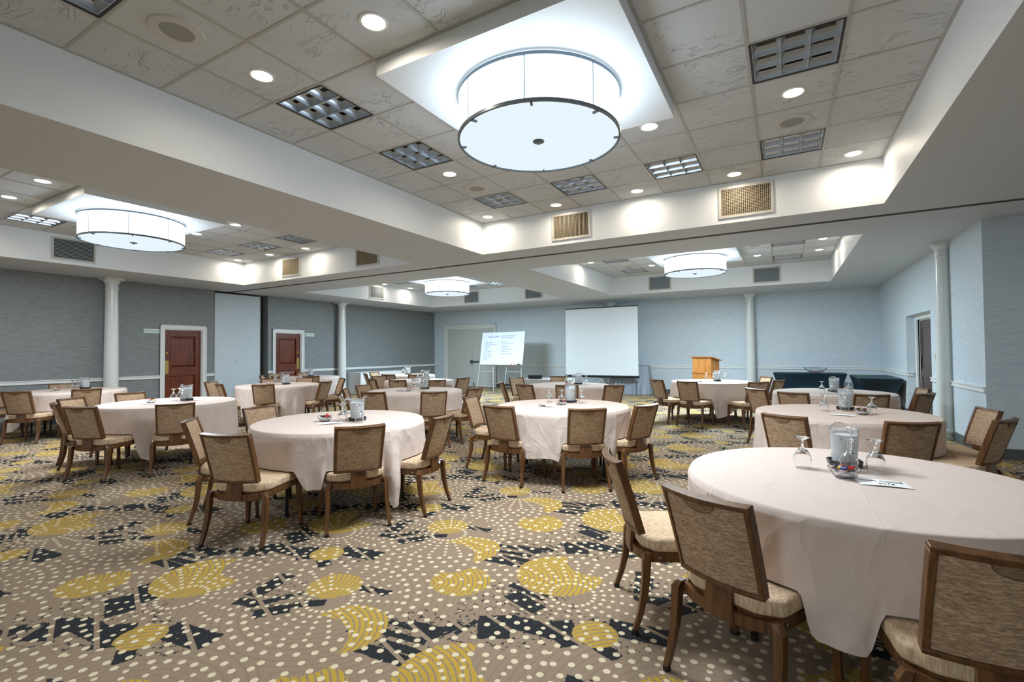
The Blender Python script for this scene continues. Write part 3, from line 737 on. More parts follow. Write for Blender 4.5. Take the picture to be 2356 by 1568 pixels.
    for s in(-1,1):
        b=MB(); b.loft([(s*.240,.234,.02,.0115,.0115),(s*.231,.228,.2,.0155,.0155),(s*.222,.222,.392,.018,.018)]); L=b.build('leg','walnut',r)
        b=MB(); b.lathe([(0,0),(.017,.001),(.0175,.012),(.015,.022),(0,.022)],12,(s*.236,.232,0)); b.build('foot_cap','cap',L)
        b=MB(); b.loft([(s*.242,-.268,.02,.012,.012),(s*.236,-.238,.11,.0145,.0145),(s*.232,-.218,.20,.016,.017),(s*.230,-.209,.29,.0172,.019),(s*.229,-.205,.362,.018,.020),(s*.212,-.196,.392,.012,.017)]); L=b.build('leg','walnut',r)
        b=MB(); b.lathe([(0,0),(.017,.001),(.0175,.012),(.015,.022),(0,.022)],12,(s*.242,-.270,0)); b.build('foot_cap','cap',L)
        b=MB(); b.lathe([(0,0),(.0085,0),(.0085,.003),(0,.003)],10); me=b.mesh('bolt'); me.transform(Matrix.Translation((s*.2165,-.135,.368))@Matrix.Rotation(s*PI/2,4,'Y')); link('bolt',me,'bolt',r)
    reg(r); return r
TAB={'T1':(.30,2.95,'nearest table'),'T2':(.50,5.90,'second table on the right'),'T3':(.62,8.61,'third table on the right'),'T4':(-1.31,10.57,'table before the lectern'),
 'T5':(-2.31,5.26,'centre table'),'T6':(-3.61,8.50,'table before the projection screen'),'T7':(-3.73,3.20,'front left-centre table'),'T8':(-7.24,3.33,'table before the nearer mahogany door'),
 'T9':(-11.35,3.62,'table by the left column'),'T10':(-9.05,6.17,'table before the pale panel'),'T11':(-11.3,8.6,'table by the farther mahogany door'),'T12':(-5.45,6.24,'table between front and whiteboard'),
 'T13':(-7.3,8.5,'middle table of the back left'),'T14':(-9.35,10.35,'farthest corner table')}
CHAIRS=[('T7',-3.63,2.28,112,'nearest chair, back to us, at the front of the'),('T7',-4.33,2.50,50,'chair in side view at the front left of the'),('T7',-4.61,3.16,3,'chair facing us behind the left of the'),('T7',-3.19,2.86,148,'chair with cloth over its seat, front right of the'),('T7',-3.02,3.40,-168,'chair turned sideways at the right end of the'),
 ('T5',-3.19,5.13,10,'slim sideways chair at the left end of the'),('T5',-2.62,4.66,86,'left of three backing us at the'),('T5',-1.90,4.78,125,'middle of three backing us at the'),('T5',-1.58,5.24,158,'right of three backing us at the'),
 ('T6',-3.84,7.62,75,'left near chair of the'),('T6',-3.31,7.74,113,'middle near chair, behind a pitcher, at the'),('T6',-2.74,8.01,143,'right near chair of the'),('T6',-4.42,8.0,40,'thin edge-on chair left of the'),('T6',-4.30,9.65,-63,'chair facing us on the far side of the'),('T6',-4.78,8.97,-22,'pale chair facing us, far left of the'),
 ('T12',-5.88,5.54,39,'edge-on chair at the front left of the'),('T12',-6.20,6.12,6,'chair facing us at the left end of the'),('T12',-5.30,5.36,106,'left chair backing us at the'),('T12',-4.69,5.69,141,'right chair backing us at the'),('T12',-4.57,6.27,177,'chair angled at the right end of the'),
 ('T13',-7.62,7.80,64,'left front chair of the'),('T13',-8.25,8.44,-10,'grey-lit chair facing us left of the'),('T13',-7.05,7.72,107,'near chair left of the pitcher at the'),('T13',-6.57,8.05,148,'near chair right of the pitcher at the'),('T13',-6.55,8.78,172,'rightmost chair at the'),
 ('T14',-9.06,9.52,107,'middle near chair of the'),('T14',-9.85,9.70,56,'left near chair of the'),('T14',-10.13,10.20,5,'slim left end chair of the'),('T14',-8.56,9.75,138,'right near chair of the'),
 ('T10',-9.96,5.62,28,'leftmost chair facing us at the'),('T10',-9.30,5.47,76,'left chair backing us at the'),('T10',-8.62,5.66,131,'middle chair backing us at the'),('T10',-8.36,6.42,-162,'right chair turned sideways at the'),('T10',-9.80,6.53,-27,'far left chair facing us at the'),('T10',-9.52,6.98,-61,'far side chair facing us at the'),('T10',-8.78,7.15,-115,'edge-on behind the right of the'),
 ('T11',-10.45,8.02,142,'right near chair of the'),('T11',-11.66,7.85,45,'left near chair, edge-on, of the'),('T11',-12.12,8.36,5,'left end chair of the'),('T11',-10.95,7.72,100,'middle near chair of the'),('T11',-12.00,9.05,-30,'far chair facing us at the'),
 ('T8',-7.50,2.58,79,'left front chair of the'),('T8',-6.93,2.53,115,'middle front chair backing us at the'),('T8',-6.51,3.07,153,'right chair backing us at the'),('T8',-8.02,2.80,30,'far left chair facing us at the'),('T8',-8.22,3.40,0,'far side chair facing us at the'),
 ('T9',-10.81,2.94,131,'left front chair backing us at the'),('T9',-10.55,3.51,170,'right front chair backing us at the'),('T9',-11.90,3.0,50,'cut by the left picture edge at the'),('T9',-12.17,3.78,-8,'far side chair at the'),
 ('T4',-1.98,9.82,50,'leftmost chair of the'),('T4',-1.48,9.57,75,'second chair from the left, back to us, at the'),('T4',-.60,9.76,128,'right front chair of the'),('T4',-.60,11.10,-146,'pale chair facing us at the far right of the'),('T4',-.38,10.36,155,'chair half hidden at the right of the'),
 ('T3',.22,7.69,67,'left front chair of the'),('T3',.87,7.75,103,'right front chair of the'),('T3',1.40,8.80,-170,'chair facing us at the right end of the'),('T3',1.30,8.11,143,'angled chair at the near right of the'),('T3',-.14,8.12,45,'separate chair, back to us, left of the'),
 ('T2',.14,5.11,62,'left front chair of the'),('T2',.74,5.10,112,'right front chair of the'),('T2',1.34,6.08,-171,'farther of two chairs on the right of the'),('T2',1.27,5.50,146,'nearer of two chairs on the right of the'),
 ('T1',-.55,2.75,28,'chair edge-on at the left end of the'),('T1',-.14,2.34,63,'large chair backing us at the'),('T1',.52,2.20,96,'largest chair, cut by the picture corner, at the')]
cp=chair_proto(); used=False
def sstep(x): x=min(max(x,0),1); return x*x*(3-2*x)
for t,x,y,h,ph in CHAIRS:
    o=copy_tree(cp) if used else cp; used=True
    o.location=(x,y,0); o.rotation_euler=(0,0,rad(h-90))
    o['label']=('beige chair, '+ph+' '+TAB[t][2]); o['group']='beige banquet chairs around the round tables'; o['category']='chair'
# ------------------------------------------------------------ tables
def table_proto():
    r=empty('round_table',(0,0,0),category='table')
    b=MB(); b.lathe([(0,.738),(.755,.738),(.762,.745),(.762,.758),(.755,.763),(0,.763)],64); b.build('tabletop','ply',r)
    for sx in(-1,1):
        for sy in(-1,1):
            b=MB(); b.sweep([(sx*.44,sy*.27,.735),(sx*.46,sy*.27,.20),(sx*.46,sy*.29,.012)],(.028,.028),10); L=b.build('leg','blackmetal',r)
            b=MB(); b.lathe([(0,0),(.018,0),(.018,.03),(0,.03)],10,(sx*.46,sy*.29,0)); b.build('foot_cap','cap',L)
        b=MB(); b.tube((sx*.457,-.27,.30),(sx*.457,.27,.30),.012); b.tube((sx*.45,0,.30),(sx*.10,0,.735),.011); b.build('brace','blackmetal',r)
    reg(r); return r
tp=table_proto(); used=False
ROT={'T1':-15,'T2':30,'T3':20,'T4':52,'T5':6,'T6':10,'T7':35,'T8':15,'T9':40,'T10':25,'T11':10,'T12':48,'T13':30,'T14':15}
def tablecloth(t,cx,cy,chairs,ph0,seed):
    rnd=random.Random(seed); R=.780; N=288; ZT=.772
    pa=[rnd.uniform(0,6.28) for _ in range(6)]
    rings=[0,.2,.45,.65,.75,.768]; drops=22
    V=[(0,0,ZT)];Fs=[]
    nr=len(rings)-1+1+1+drops+1
    def seatmask(a):
        m=0
        for (hx,hy) in chairs:
            d=math.hypot(hx,hy); ca=math.atan2(hy,hx); df=abs((a-ca+PI)%(2*PI)-PI)
            if d<1.02: m=max(m,1-sstep((df-rad(16))/rad(6)))
        return m
    cols=[]
    for k in range(N):
        a=2*PI*k/N; ca,sa=math.cos(a),math.sin(a); col=[]
        for rr_ in rings[1:]: col.append((rr_*ca,rr_*sa,ZT))
        for q in(.25,.6,1.0):
            an=q*PI/2; col.append(((.768+.012*math.sin(an))*ca,(.768+.012*math.sin(an))*sa,ZT-.012*(1-math.cos(an))))
        b_=a-ph0; hang=1.225/max(abs(math.cos(b_)),abs(math.sin(b_)))-R
        hang=hang if hang<.54 else .54+.12*(1-math.exp(-(hang-.54)/.12)); hang+=.012*math.sin(3*a+pa[0])
        corner=sstep((hang-.44)/.24)
        sm=seatmask(a); hang=hang*(1-sm)+min(hang,.286)*sm
        amp=(.020+.036*corner)*(1-.75*sm)
        # two deep folds at each corner, shallow waves elsewhere
        wv=.55*math.sin(15*a+pa[1]+.8*math.sin(2*a+pa[4]))+.30*math.sin(27*a+pa[2]+math.sin(3*a))+.25*math.sin(8*a+pa[3])
        cf=math.cos(4*(b_-PI/4)*3.0)
        for d in range(1,drops+1):
            f=d/drops; l=.005+hang*f
            g=sstep(l/.5)
            off=.010+.012*g+amp*g*1.3*(wv*.7+.6*cf*corner)+.004*math.sin(41*a+9*f+pa[5])*g
            off-= .035*corner*f*f
            if not sm: pass
            off+=.008*g*(1-.5*sm)*mn.noise(Vector((ca*6+seed,sa*6,f*3.2)))+.003*g*mn.noise(Vector((ca*15+seed,sa*15,f*4)))
            off=max(off,.003)
            z=ZT-.012-l*(1-.02*g)
            # slight sideways swing of the folds so that they are not perfectly vertical
            aa=a+.05*g*math.sin(5*a+pa[2])*(1-sm)
            rr_=R+off; col.append((rr_*math.cos(aa),rr_*math.sin(aa),max(z,.012)))
        cols.append(col)
    m=len(cols[0])
    for c_ in cols: V+=c_
    for k in range(N):
        k2=(k+1)%N; Fs.append((0,1+k*m,1+k2*m))
        for i in range(m-1): Fs.append((1+k*m+i,1+k*m+i+1,1+k2*m+i+1,1+k2*m+i))
    me=D.meshes.new('tablecloth'); me.from_pydata(V,[],Fs); me.update()
    for p in me.polygons: p.use_smooth=True
    o=link('tablecloth',me,'cloth'); o.location=(cx,cy,0)
    o['label']='blush tablecloth draped over the '+TAB[t][2]; o['category']='tablecloth'; o['group']='blush tablecloths'
    return o
for i,(t,(cx,cy,nm)) in enumerate(TAB.items()):
    o=copy_tree(tp) if used else tp; used=True
    o.location=(cx,cy,0); o.rotation_euler=(0,0,rad(ROT[t]+17)); o['label']='round folding table with black metal legs, '+nm; o['group']='round folding tables'; o['category']='table'
    ch=[(x-cx,y-cy) for tt,x,y,h,p in CHAIRS if math.hypot(x-cx,y-cy)<1.1]
    tablecloth(t,cx,cy,ch,rad(ROT[t]),i*7+3)
# ------------------------------------------------------------ table settings
def goblet_proto():
    b=MB(); b.lathe([(0,.168),(.036,.167),(.0365,.164),(.020,.158),(.007,.150),(.0055,.135),(.007,.118),(.014,.106),(.030,.090),(.041,.066),(.0425,.045),(.0365,.0),
      (.0345,.0),(.0405,.045),(.039,.065),(.028,.087),(.010,.102),(0,.105)],28)
    return b.build('stem_glass','glass',smooth=60)
def pitcher_proto():
    r=empty('water_pitcher',(0,0,0),category='pitcher')
    R=.067; H=.217; n=36
    prof=[(0,0),(R*.86,0),(R*.9,.006),(R*.96,.10),(R,.185),(R+.004,.19),(R+.004,.2),(R+.003,H),(R-.002,H),(R-.001,.2),(R-.005,.185),(R*.96-.005,.10),(R*.86,.010),(0,.010)]
    b=MB(); b.lathe(prof,n); 
    m=len(prof)
    V=[list(v) for v in b.v]
    for k in range(n):
        a=2*PI*k/n
        for i in(7,8):
            sp=max(0,math.cos(a))**8; v=V[k*m+i]; v[0]+=.028*sp; v[2]+=-.028*(.5-.5*math.cos(2*a))+.004*sp-.012*max(0,-math.cos(a))**3
    b.v=[tuple(v) for v in V]; b.build('jug_body','jug',r,smooth=60)
    b=MB(); b.sweep([(-R+.004,0,.205),(-R-.035,0,.208),(-R-.052,0,.18),(-R-.05,0,.11),(-R-.03,0,.075),(-R*.9,0,.07)],(.022,.011),8); b.build('handle','jug',r)
    b=MB(); b.lathe([(0,.014),(R*.84,.014),(R*.9,.09),(R*.92,.165),(R*.5,.172),(0,.168)],28); b.build('ice_water','ice',r)
    reg(r); return r
def caddy_proto():
    b=MB(); V=[];Fs=[]; n=8; L=[(.080,0),(.088,.030),(.083,.030),(.076,.006),(0,.006)]
    b.lathe([(0,.0)]+L,8)
    o=b.build('pitcher_tray','caddy',smooth=0); return o
def bowl_proto():
    b=MB(); b.lathe([(0,0),(.035,0),(.052,.012),(.066,.036),(.072,.052),(.069,.052),(.063,.036),(.050,.015),(.033,.005),(0,.005)],12); return b.build('candy_bowl','bowl',smooth=0)
def candy_proto():
    b=MB(); b.slab([(-.014,-.007),(.014,-.007),(.014,.007),(-.014,.007)],0,.010,.003,seg=2)
    for s in(-1,1): b.add([(s*.013,-.003,.005),(s*.013,.003,.005),(s*.024,.008,.008),(s*.024,-.008,.003)],[(0,1,2,3)])
    return b.mesh('candy',0)
gp,pp,kp,bp_=goblet_proto(),pitcher_proto(),caddy_proto(),bowl_proto()
cme=candy_proto()
cmesh={}
for nm,mm in(('red','red'),('yellow','yellow'),('dark','navy'),('white','whitewrap'),('blue','bluewrap')):
    me=cme.copy(); me.materials.append(M_[mm]); cmesh[nm]=me
ITEMS={'T1':[('P',0.283,3.246),('G',0.078,3.073),('G',0.29,3.105),('G',0.41,3.152),('B',0.254,2.931)],
'T2':[('P',0.559,6.199),('G',0.354,5.974),('G',0.538,6.03),('G',0.748,5.90),('B',0.661,5.79),('S',0.484,5.659)],
'T3':[('P',0.650,8.70),('G',0.479,8.46),('G',0.620,8.50),('G',0.823,8.616),('B',0.76,8.82),('S',0.56,8.296)],
'T4':[('P',-1.208,10.649),('G',-1.406,10.567),('G',-1.265,10.48),('G',-1.05,10.62),('S',-1.458,10.20)],
'T5':[('P',-2.35,5.60),('G',-2.603,5.516),('G',-2.405,5.455),('G',-2.193,5.58),('B',-2.345,5.312),('S',-2.427,5.08)],
'T6':[('P',-3.476,8.696),('G',-3.70,8.64),('G',-3.597,8.73),('G',-3.30,8.66),('B',-3.579,8.38)],
'T7':[('P',-3.56,3.245),('G',-3.679,3.187),('G',-3.60,3.10),('G',-3.43,3.15),('B',-3.793,3.065),('S',-3.635,2.99)],
'T8':[('P',-7.262,3.555),('G',-7.38,3.44),('G',-7.17,3.45),('G',-7.45,3.55),('B',-7.375,3.165),('S',-7.20,3.10)],
'T9':[('P',-11.62,3.90),('G',-11.66,3.72),('G',-11.56,3.76),('B',-11.54,3.46),('S',-11.38,3.38)],
'T10':[('P',-9.0,6.30),('G',-9.12,6.16),('G',-9.05,6.08),('G',-8.93,6.16),('B',-9.40,6.17)],
'T12':[('P',-5.516,6.56),('G',-5.721,6.46),('G',-5.607,6.41),('G',-5.42,6.41),('B',-5.50,6.13),('S',-5.42,6.0)],
'T13':[('P',-7.244,8.674),('G',-7.41,8.56),('G',-7.34,8.49),('G',-7.13,8.54),('B',-7.288,8.27)],
'T14':[('P',-9.45,10.51),('G',-9.60,10.46),('G',-9.52,10.38)],
'T11':[('P',-11.50,8.80),('G',-11.58,8.65),('G',-11.40,8.66)]}
PH={'T1':100,'T2':80,'T3':95,'T4':110,'T5':130,'T6':90,'T7':60,'T8':15,'T9':25,'T10':20,'T12':60,'T13':40,'T14':75,'T11':10}
ZC=.773; g1=p1=k1=b1=True
cn=[0]
GW={'T1':('at left of the pitcher','in front of the pitcher','at right of the pitcher')}
for t,L in ITEMS.items():
    nm=TAB[t][2]; gi=0
    for it in L:
        k,x,y=it
        if k=='P':
            o=pp if p1 else copy_tree(pp); p1=False; o.location=(x,y,ZC+.0065); o.rotation_euler=(0,0,rad(PH[t]))
            o['label']='clear pitcher of ice water on the '+nm; o['category']='pitcher'; o['group']='ice water pitchers'
            q=kp if k1 else kp.copy()
            if not k1: COL.objects.link(q)
            k1=False; q.location=(x,y,ZC); q.rotation_euler=(0,0,rad(PH[t]+22)); q['label']='black faceted tray under the pitcher on the '+nm; q['category']='tray'; q['group']='black pitcher trays'
        elif k=='G':
            q=gp if g1 else gp.copy()
            if not g1: COL.objects.link(q)
            g1=False; q.location=(x,y,ZC); w_=('left','middle','right')[gi]; gi+=1
            q['label']='upturned stem glass, %s one by the pitcher on the %s'%(w_,nm); q['category']='glass'; q['group']='upturned stem glasses'
        elif k=='B':
            q=bp_ if b1 else bp_.copy()
            if not b1: COL.objects.link(q)
            b1=False; q.location=(x,y,ZC); q['label']='small clear bowl of wrapped sweets on the '+nm; q['category']='bowl'; q['group']='small sweet bowls'
            rn=random.Random(t); cs=['white','white','white','white','dark','white','red','white','dark','red','dark','white','yellow','red','dark','blue','red','dark'] if t in('T1','T7','T2','T5') else ['red','dark','white','yellow','red','white','dark']
            for c_,cc in enumerate(cs):
                lay=.034 if c_<len(cs)*.55 else .047; a=c_*2.4; rr_=.042*math.sqrt(rn.random()) if c_>2 else .014*c_
                e=D.objects.new('wrapped_candy',cmesh[cc]); COL.objects.link(e)
                e.location=(x+rr_*math.cos(a),y+rr_*math.sin(a),ZC+lay-.018*(cc=='white')+rn.uniform(-.003,.004)); e.rotation_euler=(rn.uniform(-.5,.5),rn.uniform(-.5,.5),rn.uniform(0,6.28)); e.scale=(1.05,1.05,1.05)
                e['label']='%s wrapped sweet in the small bowl on the %s'%(cc,nm); e['category']='sweet'; e['group']='wrapped sweets on the '+nm
        elif k=='S':
            b=MB(); V=[];Fs=[];n=8
            for i in range(n+1):
                xx=-.11+.22*i/n; zz=.0015+.004*math.sin(i/n*PI)
                V+=[(xx,-.06,zz),(xx,.06,zz*.7)]
            for i in range(n): Fs.append((2*i,2*i+2,2*i+3,2*i+1))
            b.add(V,Fs); q=b.build('paper_sheet','paper'); q.location=(x,y,ZC+.0005); q.rotation_euler=(0,0,math.atan2(y,x)-PI/2+rad(random.uniform(-25,25)))
            q['label']='white paper sheet lying on the '+nm; q['category']='paper'; q['group']='paper sheets on the tables'
# wifi card on the nearest table
r=empty('wifi_card',(.398,2.884,ZC+.001),math.atan2(.015,.199),label='white card printed with the wifi code on the nearest table',category='card')
b=MB(); V=[];Fs=[];n=10
for i in range(n+1):
    xx=-.102+.204*i/n; zz=.001+.0035*math.sin(i/n*PI); V+=[(xx+.006,-.063,zz),(xx-.004,.063,zz)]
for i in range(n): Fs.append((2*i,2*i+2,2*i+3,2*i+1))
b.add(V,Fs); b.build('card_sheet','paper',r)
text('WIFI CODE',.034,(0,.008,.0048),(0,0,0),'ink',r,align='CENTER'); text('3076',.034,(.012,-.036,.0048),(0,0,0),'ink',r,align='CENTER')
def pen(x,y,z,a,label):
    b=MB(); b.tube((-.065,0,.0055),(.065,0,.0055),.005); b.tube((.02,0,.011),(.06,0,.011),.0015); o=b.build('pen','pen'); o.location=(x,y,z); o.rotation_euler=(0,0,a); o['label']=label; o['category']='pen'
pen(-2.47,5.04,ZC+.007,rad(-35),'black pen lying on the paper on the centre table')
pen(-5.56,5.98,ZC+.001,rad(20),'black pen on the cloth of the table before the whiteboard')
o=MB().box(-.055,.055,-.03,.03,0,.004).build('name_card','green',smooth=0,label='small green card on the table before the lectern',category='card'); o.location=(-1.62,10.35,ZC+.001)
o=MB().box(-.03,.03,-.04,.04,0,.012).build('phone','cap',smooth=0,label='small black device beside green card on the lectern-side table',category='phone'); o.location=(-1.47,10.24,ZC+.008)
# ------------------------------------------------------------ skirted tables
def skirted(name,x0,x1,y0,y1,h,label,amp=.010):
    r=empty(name,((x0+x1)/2,(y0+y1)/2,0),0,label=label,category='table',group='white skirted tables'); cx,cy=(x0+x1)/2,(y0+y1)/2
    b=MB(); b.box(x0-cx,x1-cx,y0-cy,y1-cy,h-.006,h); b.build('table_cover','skirt',r,smooth=0)
    P=[]; a,bb_,step=x1-x0,y1-y0,.0125
    for (ax,ay),(bx_,by_) in(((x0,y0),(x1,y0)),((x1,y0),(x1,y1)),((x1,y1),(x0,y1)),((x0,y1),(x0,y0))):
        L=math.hypot(bx_-ax,by_-ay); n=int(L/step)
        for i in range(n): P.append((ax+(bx_-ax)*i/n,ay+(by_-ay)*i/n,(by_-ay)/L,-(bx_-ax)/L))
    V=[];Fs=[];n=len(P); zs=[h-.004,h-.05,h*.5,.015]
    for i,(x,y,nx,ny) in enumerate(P):
        w_=math.sin(i*PI/2.6)
        for j,z in enumerate(zs):
            d=.004+amp*(w_+1)*(.3+.35*j); V.append((x+nx*d-cx,y+ny*d-cy,z))
    for i in range(n):
        for j in range(3): Fs.append((i*4+j,((i+1)%n)*4+j,((i+1)%n)*4+j+1,i*4+j+1))
    b=MB(); b.add(V,Fs); b.build('pleated_skirt','skirt',r,smooth=60)
    for sx in(.08,x1-x0-.08):
        for sy in(.08,y1-y0-.08): b=MB(); b.tube((x0-cx+sx,y0-cy+sy,0),(x0-cx+sx,y0-cy+sy,h-.006),.014); b.build('leg','blackmetal',r)
skirted('serving_table',-12.86,-12.17,11.25,13.6,.75,'long white pleated-skirt table along the dark left wall beyond the column')
skirted('projector_table',-5.62,-4.25,10.15,10.80,.75,'small white pleated-skirt table carrying the black projector')
r=empty('projector',(-5.28,10.42,.752),rad(20),label='black projector with cables on the small skirted table',category='projector')
b=MB(); b.slab([(-.17,-.12),(.17,-.12),(.17,.12),(-.17,.12)],.01,.085,.012); b.build('projector_body','tray',r)
b=MB(); b.lathe([(0,0),(.035,0),(.035,.02),(.028,.03),(0,.03)],16); me=b.mesh('lens'); me.transform(Matrix.Translation((.09,-.118,.05))@Matrix.Rotation(PI/2,4,'X')); link('lens',me,'blackedge',r)
b=MB(); b.sweep([(-.17,.0,.03),(-.24,.03,.012),(-.27,-.05,.008),(-.20,-.1,.008),(-.12,-.17,.008)],(.008,.008),6); b.build('cable','cap',r)
for sx in(-.13,.13): b=MB(); b.lathe([(0,0),(.012,0),(.012,.012),(0,.012)],8,(sx,-.08,0)); b.build('foot','cap',r)
o=MB().box(-.14,.14,-.1,.1,0,.006).build('paper_sheet','paper',smooth=0,label='white papers beside the projector on the skirted table',category='paper'); o.location=(-4.85,10.5,.752)
# ------------------------------------------------------------ projection screen
r=empty('projection_screen',(-5.16,14.85,0),0,label='big white tripod projection screen before the back wall',category='projection screen')
hw=1.215
b=MB(); b.box(-hw,hw,-.001,.001,.62,2.80); b.build('screen_surface','screen',r,smooth=0)
b=MB(); b.sweep([(-hw-.03,0,.585),(hw+.03,0,.585)],(.075,.075),10); b.build('roller_case','screenblk',r)
b=MB(); b.sweep([(-hw-.02,0,2.815),(hw+.02,0,2.815)],(.03,.03),8); b.build('top_bar','screenblk',r)
b=MB(); b.tube((0,.05,.35),(0,.05,2.86),.016); b.build('pole','alu',r)
b=MB(); b.sweep([(0,.05,2.86),(-.08,.02,2.87),(-.12,0,2.83)],(.015,.015),8); b.build('hook','alu',r)
for k in range(3):
    a=rad(90+120*k); b=MB(); b.sweep([(0,.05,.50),(.30*math.cos(a),.05+.30*math.sin(a),.20),(.52*math.cos(a),.05+.52*math.sin(a),.012)],(.022,.022),8); b.build('leg','alu',r)
# grey draped cart behind the screen
def draped(name,x0,x1,y0,y1,h,label):
    cx,cy=(x0+x1)/2,(y0+y1)/2; hx,hy=(x1-x0)/2,(y1-y0)/2; N=160; V=[(0,0,h)];Fs=[]; rows=18
    for k in range(N):
        a=2*PI*k/N; c,s=math.cos(a),math.sin(a); q=8
        rr_=1/((abs(c)/hx)**q+(abs(s)/hy)**q)**(1/q)
        V.append((rr_*.9*c,rr_*.9*s,h+.01*math.sin(3*a)))
        for j in range(rows):
            f=j/(rows-1); g=sstep(f*1.3); cor=abs(math.sin(2*a))**2
            fold=.06*g*cor*math.sin(25*a+1.5*f)+.012*g*math.sin(13*a+2)
            off=.012+.075*g*cor+.03*f+fold
            V.append(((rr_+off)*c,(rr_+off)*s,max(h-.008-f*(h-.02),.012)))
    m=rows+1
    for k in range(N):
        k2=(k+1)%N; Fs.append((0,1+k*m,1+k2*m))
        for i in range(m-1): Fs.append((1+k*m+i,1+k2*m+i,1+k2*m+i+1,1+k*m+i+1))
    b=MB(); b.add(V,Fs); o=b.build(name,'drape',smooth=70,label=label,category='draped cart'); o.location=(cx,cy,0)
draped('draped_cart',-4.95,-3.74,15.15,15.62,.93,'grey cloth draped over a cart behind the right side of the screen')
# ------------------------------------------------------------ whiteboard on two easels
A=Vector((-9.66,14.62,0)); 
r=empty('whiteboard',(-8.79,14.58,0),rad(-3),label='white dry-erase board with handwritten agenda on two easels',category='whiteboard')
TW=Matrix.Translation((0,0,.94))@Matrix.Rotation(rad(-10),4,'X')   # leaning back
W2=.92;H2=1.19
def tb(b,name,m,par=r,sm=0):
    me=b.mesh(name,sm); me.transform(TW); return link(name,me,m,par)
tb(MB().box(-W2,W2,-.006,.012,0,H2),'board_face','board')
b=MB(); b.box(-W2-.012,W2+.012,-.010,.014,H2,H2+.012); b.box(-W2-.012,-W2,-.01,.014,0,H2); b.box(W2,W2+.012,-.01,.014,0,H2); b.box(-W2-.012,W2+.012,-.01,.014,-.012,0); tb(b,'frame','boardframe')
tb(MB().box(-W2*.9,W2*.95,-.06,-.01,-.018,-.010),'marker_tray','boardframe')
def wb(s,size,x,z,m,sh=.25):
    o=text(s,size,(0,0,0),(0,0,0),m,r,name='handwriting',shear=sh); me=o.data
    me.transform(TW@Matrix.Translation((x,-.0068,z))@Matrix.Rotation(PI/2,4,'X')); return o
wb('WELCOME!',.10,-.66,H2-.20,'blueink'); wb('2022 IC SUMMERTON',.062,-.07,H2-.165,'blueink',.1); wb('PROGRAM AGENDA',.058,-.05,H2-.235,'blueink',.1)
for i,s in enumerate(['  OPEN STORE','- COLLECTION CALLS','- LETTERS','- BASIC','- CUSTOMERS','- TAX CLAIMS','- POSTCARDS','- BAIL LISTS','- LEADS']): wb(s,.058,-.80,H2-.40-.078*i,'darkink')
for i,s in enumerate(['- PRODUCTS','- BACKGROUND MAP','- CORPORATE','- STANDARD CARD','- MARKETING','- COMMUNICATION']): wb(s,.056,-.08,H2-.375-(.078 if i<2 else .088)*i,'darkink')
def bx_item(name,m,x,z,w_,h_,label,cat):
    me=MB().box(-w_,w_,-.05,-.015,z,z+h_).mesh(name,0); me.transform(Matrix.Translation((x,0,0))); me.transform(TW); me.transform(Matrix.Translation((-8.79,14.58,0))@Matrix.Rotation(rad(-3),4,'Z'))
    o=link(name,me,m); o['label']=label; o['category']=cat
bx_item('board_eraser','cap',.78,-.009,.06,.045,'black eraser on the right end of the whiteboard tray','eraser')
bx_item('marker','red',.60,-.009,.05,.012,'red marker lying on the whiteboard tray','marker')
bx_item('marker','orange',.46,-.009,.012,.05,'orange marker standing on the whiteboard tray','marker')
for k,(xe) in enumerate((-9.42,-8.27)):
    e=empty('easel',(xe,14.575,0),rad(-3),label='silver folding easel holding the %s half of the whiteboard'%('left','right')[k],category='easel',group='whiteboard easels')
    for s in(-1,1):
        b=MB(); b.sweep([(s*.37,-.04,.005),(s*.30,.055,.90),(s*.22,.26,1.9)],(.028,.028),8); b.build('leg','alu',e)
        b=MB(); b.sweep([(s*.26,.62,.005),(s*.20,.40,1.05),(s*.15,.24,1.9)],(.018,.018),8); b.build('rear_leg','alu',e)
    for z,hw_,yy in((.17,.355,-.02),(.70,.315,.035)): b=MB(); b.tube((-hw_,yy,z),(hw_,yy,z),.009); b.build('crossbar','alu',e)
    b=MB(); b.tube((-.24,.57,.22),(.24,.57,.22),.008); b.build('crossbar','alu',e)
# ------------------------------------------------------------ lectern
h1=rad(157); P0=Vector((-1.66,13.40,0)); d1=Vector((math.cos(h1),math.sin(h1),0)); d2=Vector((math.cos(h1-PI/2),math.sin(h1-PI/2),0))
cen=P0+d1*.28+d2*.225
r=empty('lectern',cen,h1,label='oak wooden lectern with slanted top standing before the back wall',category='lectern')
# local x along the front, +y towards the room side? front face is at y=+.225 in this frame
b=MB(); V=[(-.265,-.20,.83),(.265,-.20,.83),(.265,.205,.83),(-.265,.205,.83),(-.265,-.20,1.135),(.265,-.20,1.135),(.265,.205,1.215),(-.265,.205,1.215)]
b.add(V,[(0,1,2,3),(4,5,6,7),(0,1,5,4),(1,2,6,5),(2,3,7,6),(3,0,4,7)]); b.build('upper_body','oak',r,smooth=0)
b=MB(); b.box(-.285,.285,-.22,.225,.80,.83); b.build('moulding','oak',r,smooth=0)
b=MB(); b.box(-.27,.27,-.21,.21,.05,.80); b.build('lower_body','oak',r,smooth=0)
b=MB(); b.box(-.29,.29,-.23,.23,0,.05); b.build('plinth','oak',r,smooth=0)
b=MB(); V=[(-.305,-.26,1.122),(.305,-.26,1.122),(.305,.245,1.222),(-.305,.245,1.222)]; V+=[(x,y,z+.022) for x,y,z in V]
b.add(V,[(0,1,2,3),(4,5,6,7),(0,1,5,4),(1,2,6,5),(2,3,7,6),(3,0,4,7)]); b.build('slanted_top','oak',r,smooth=0)
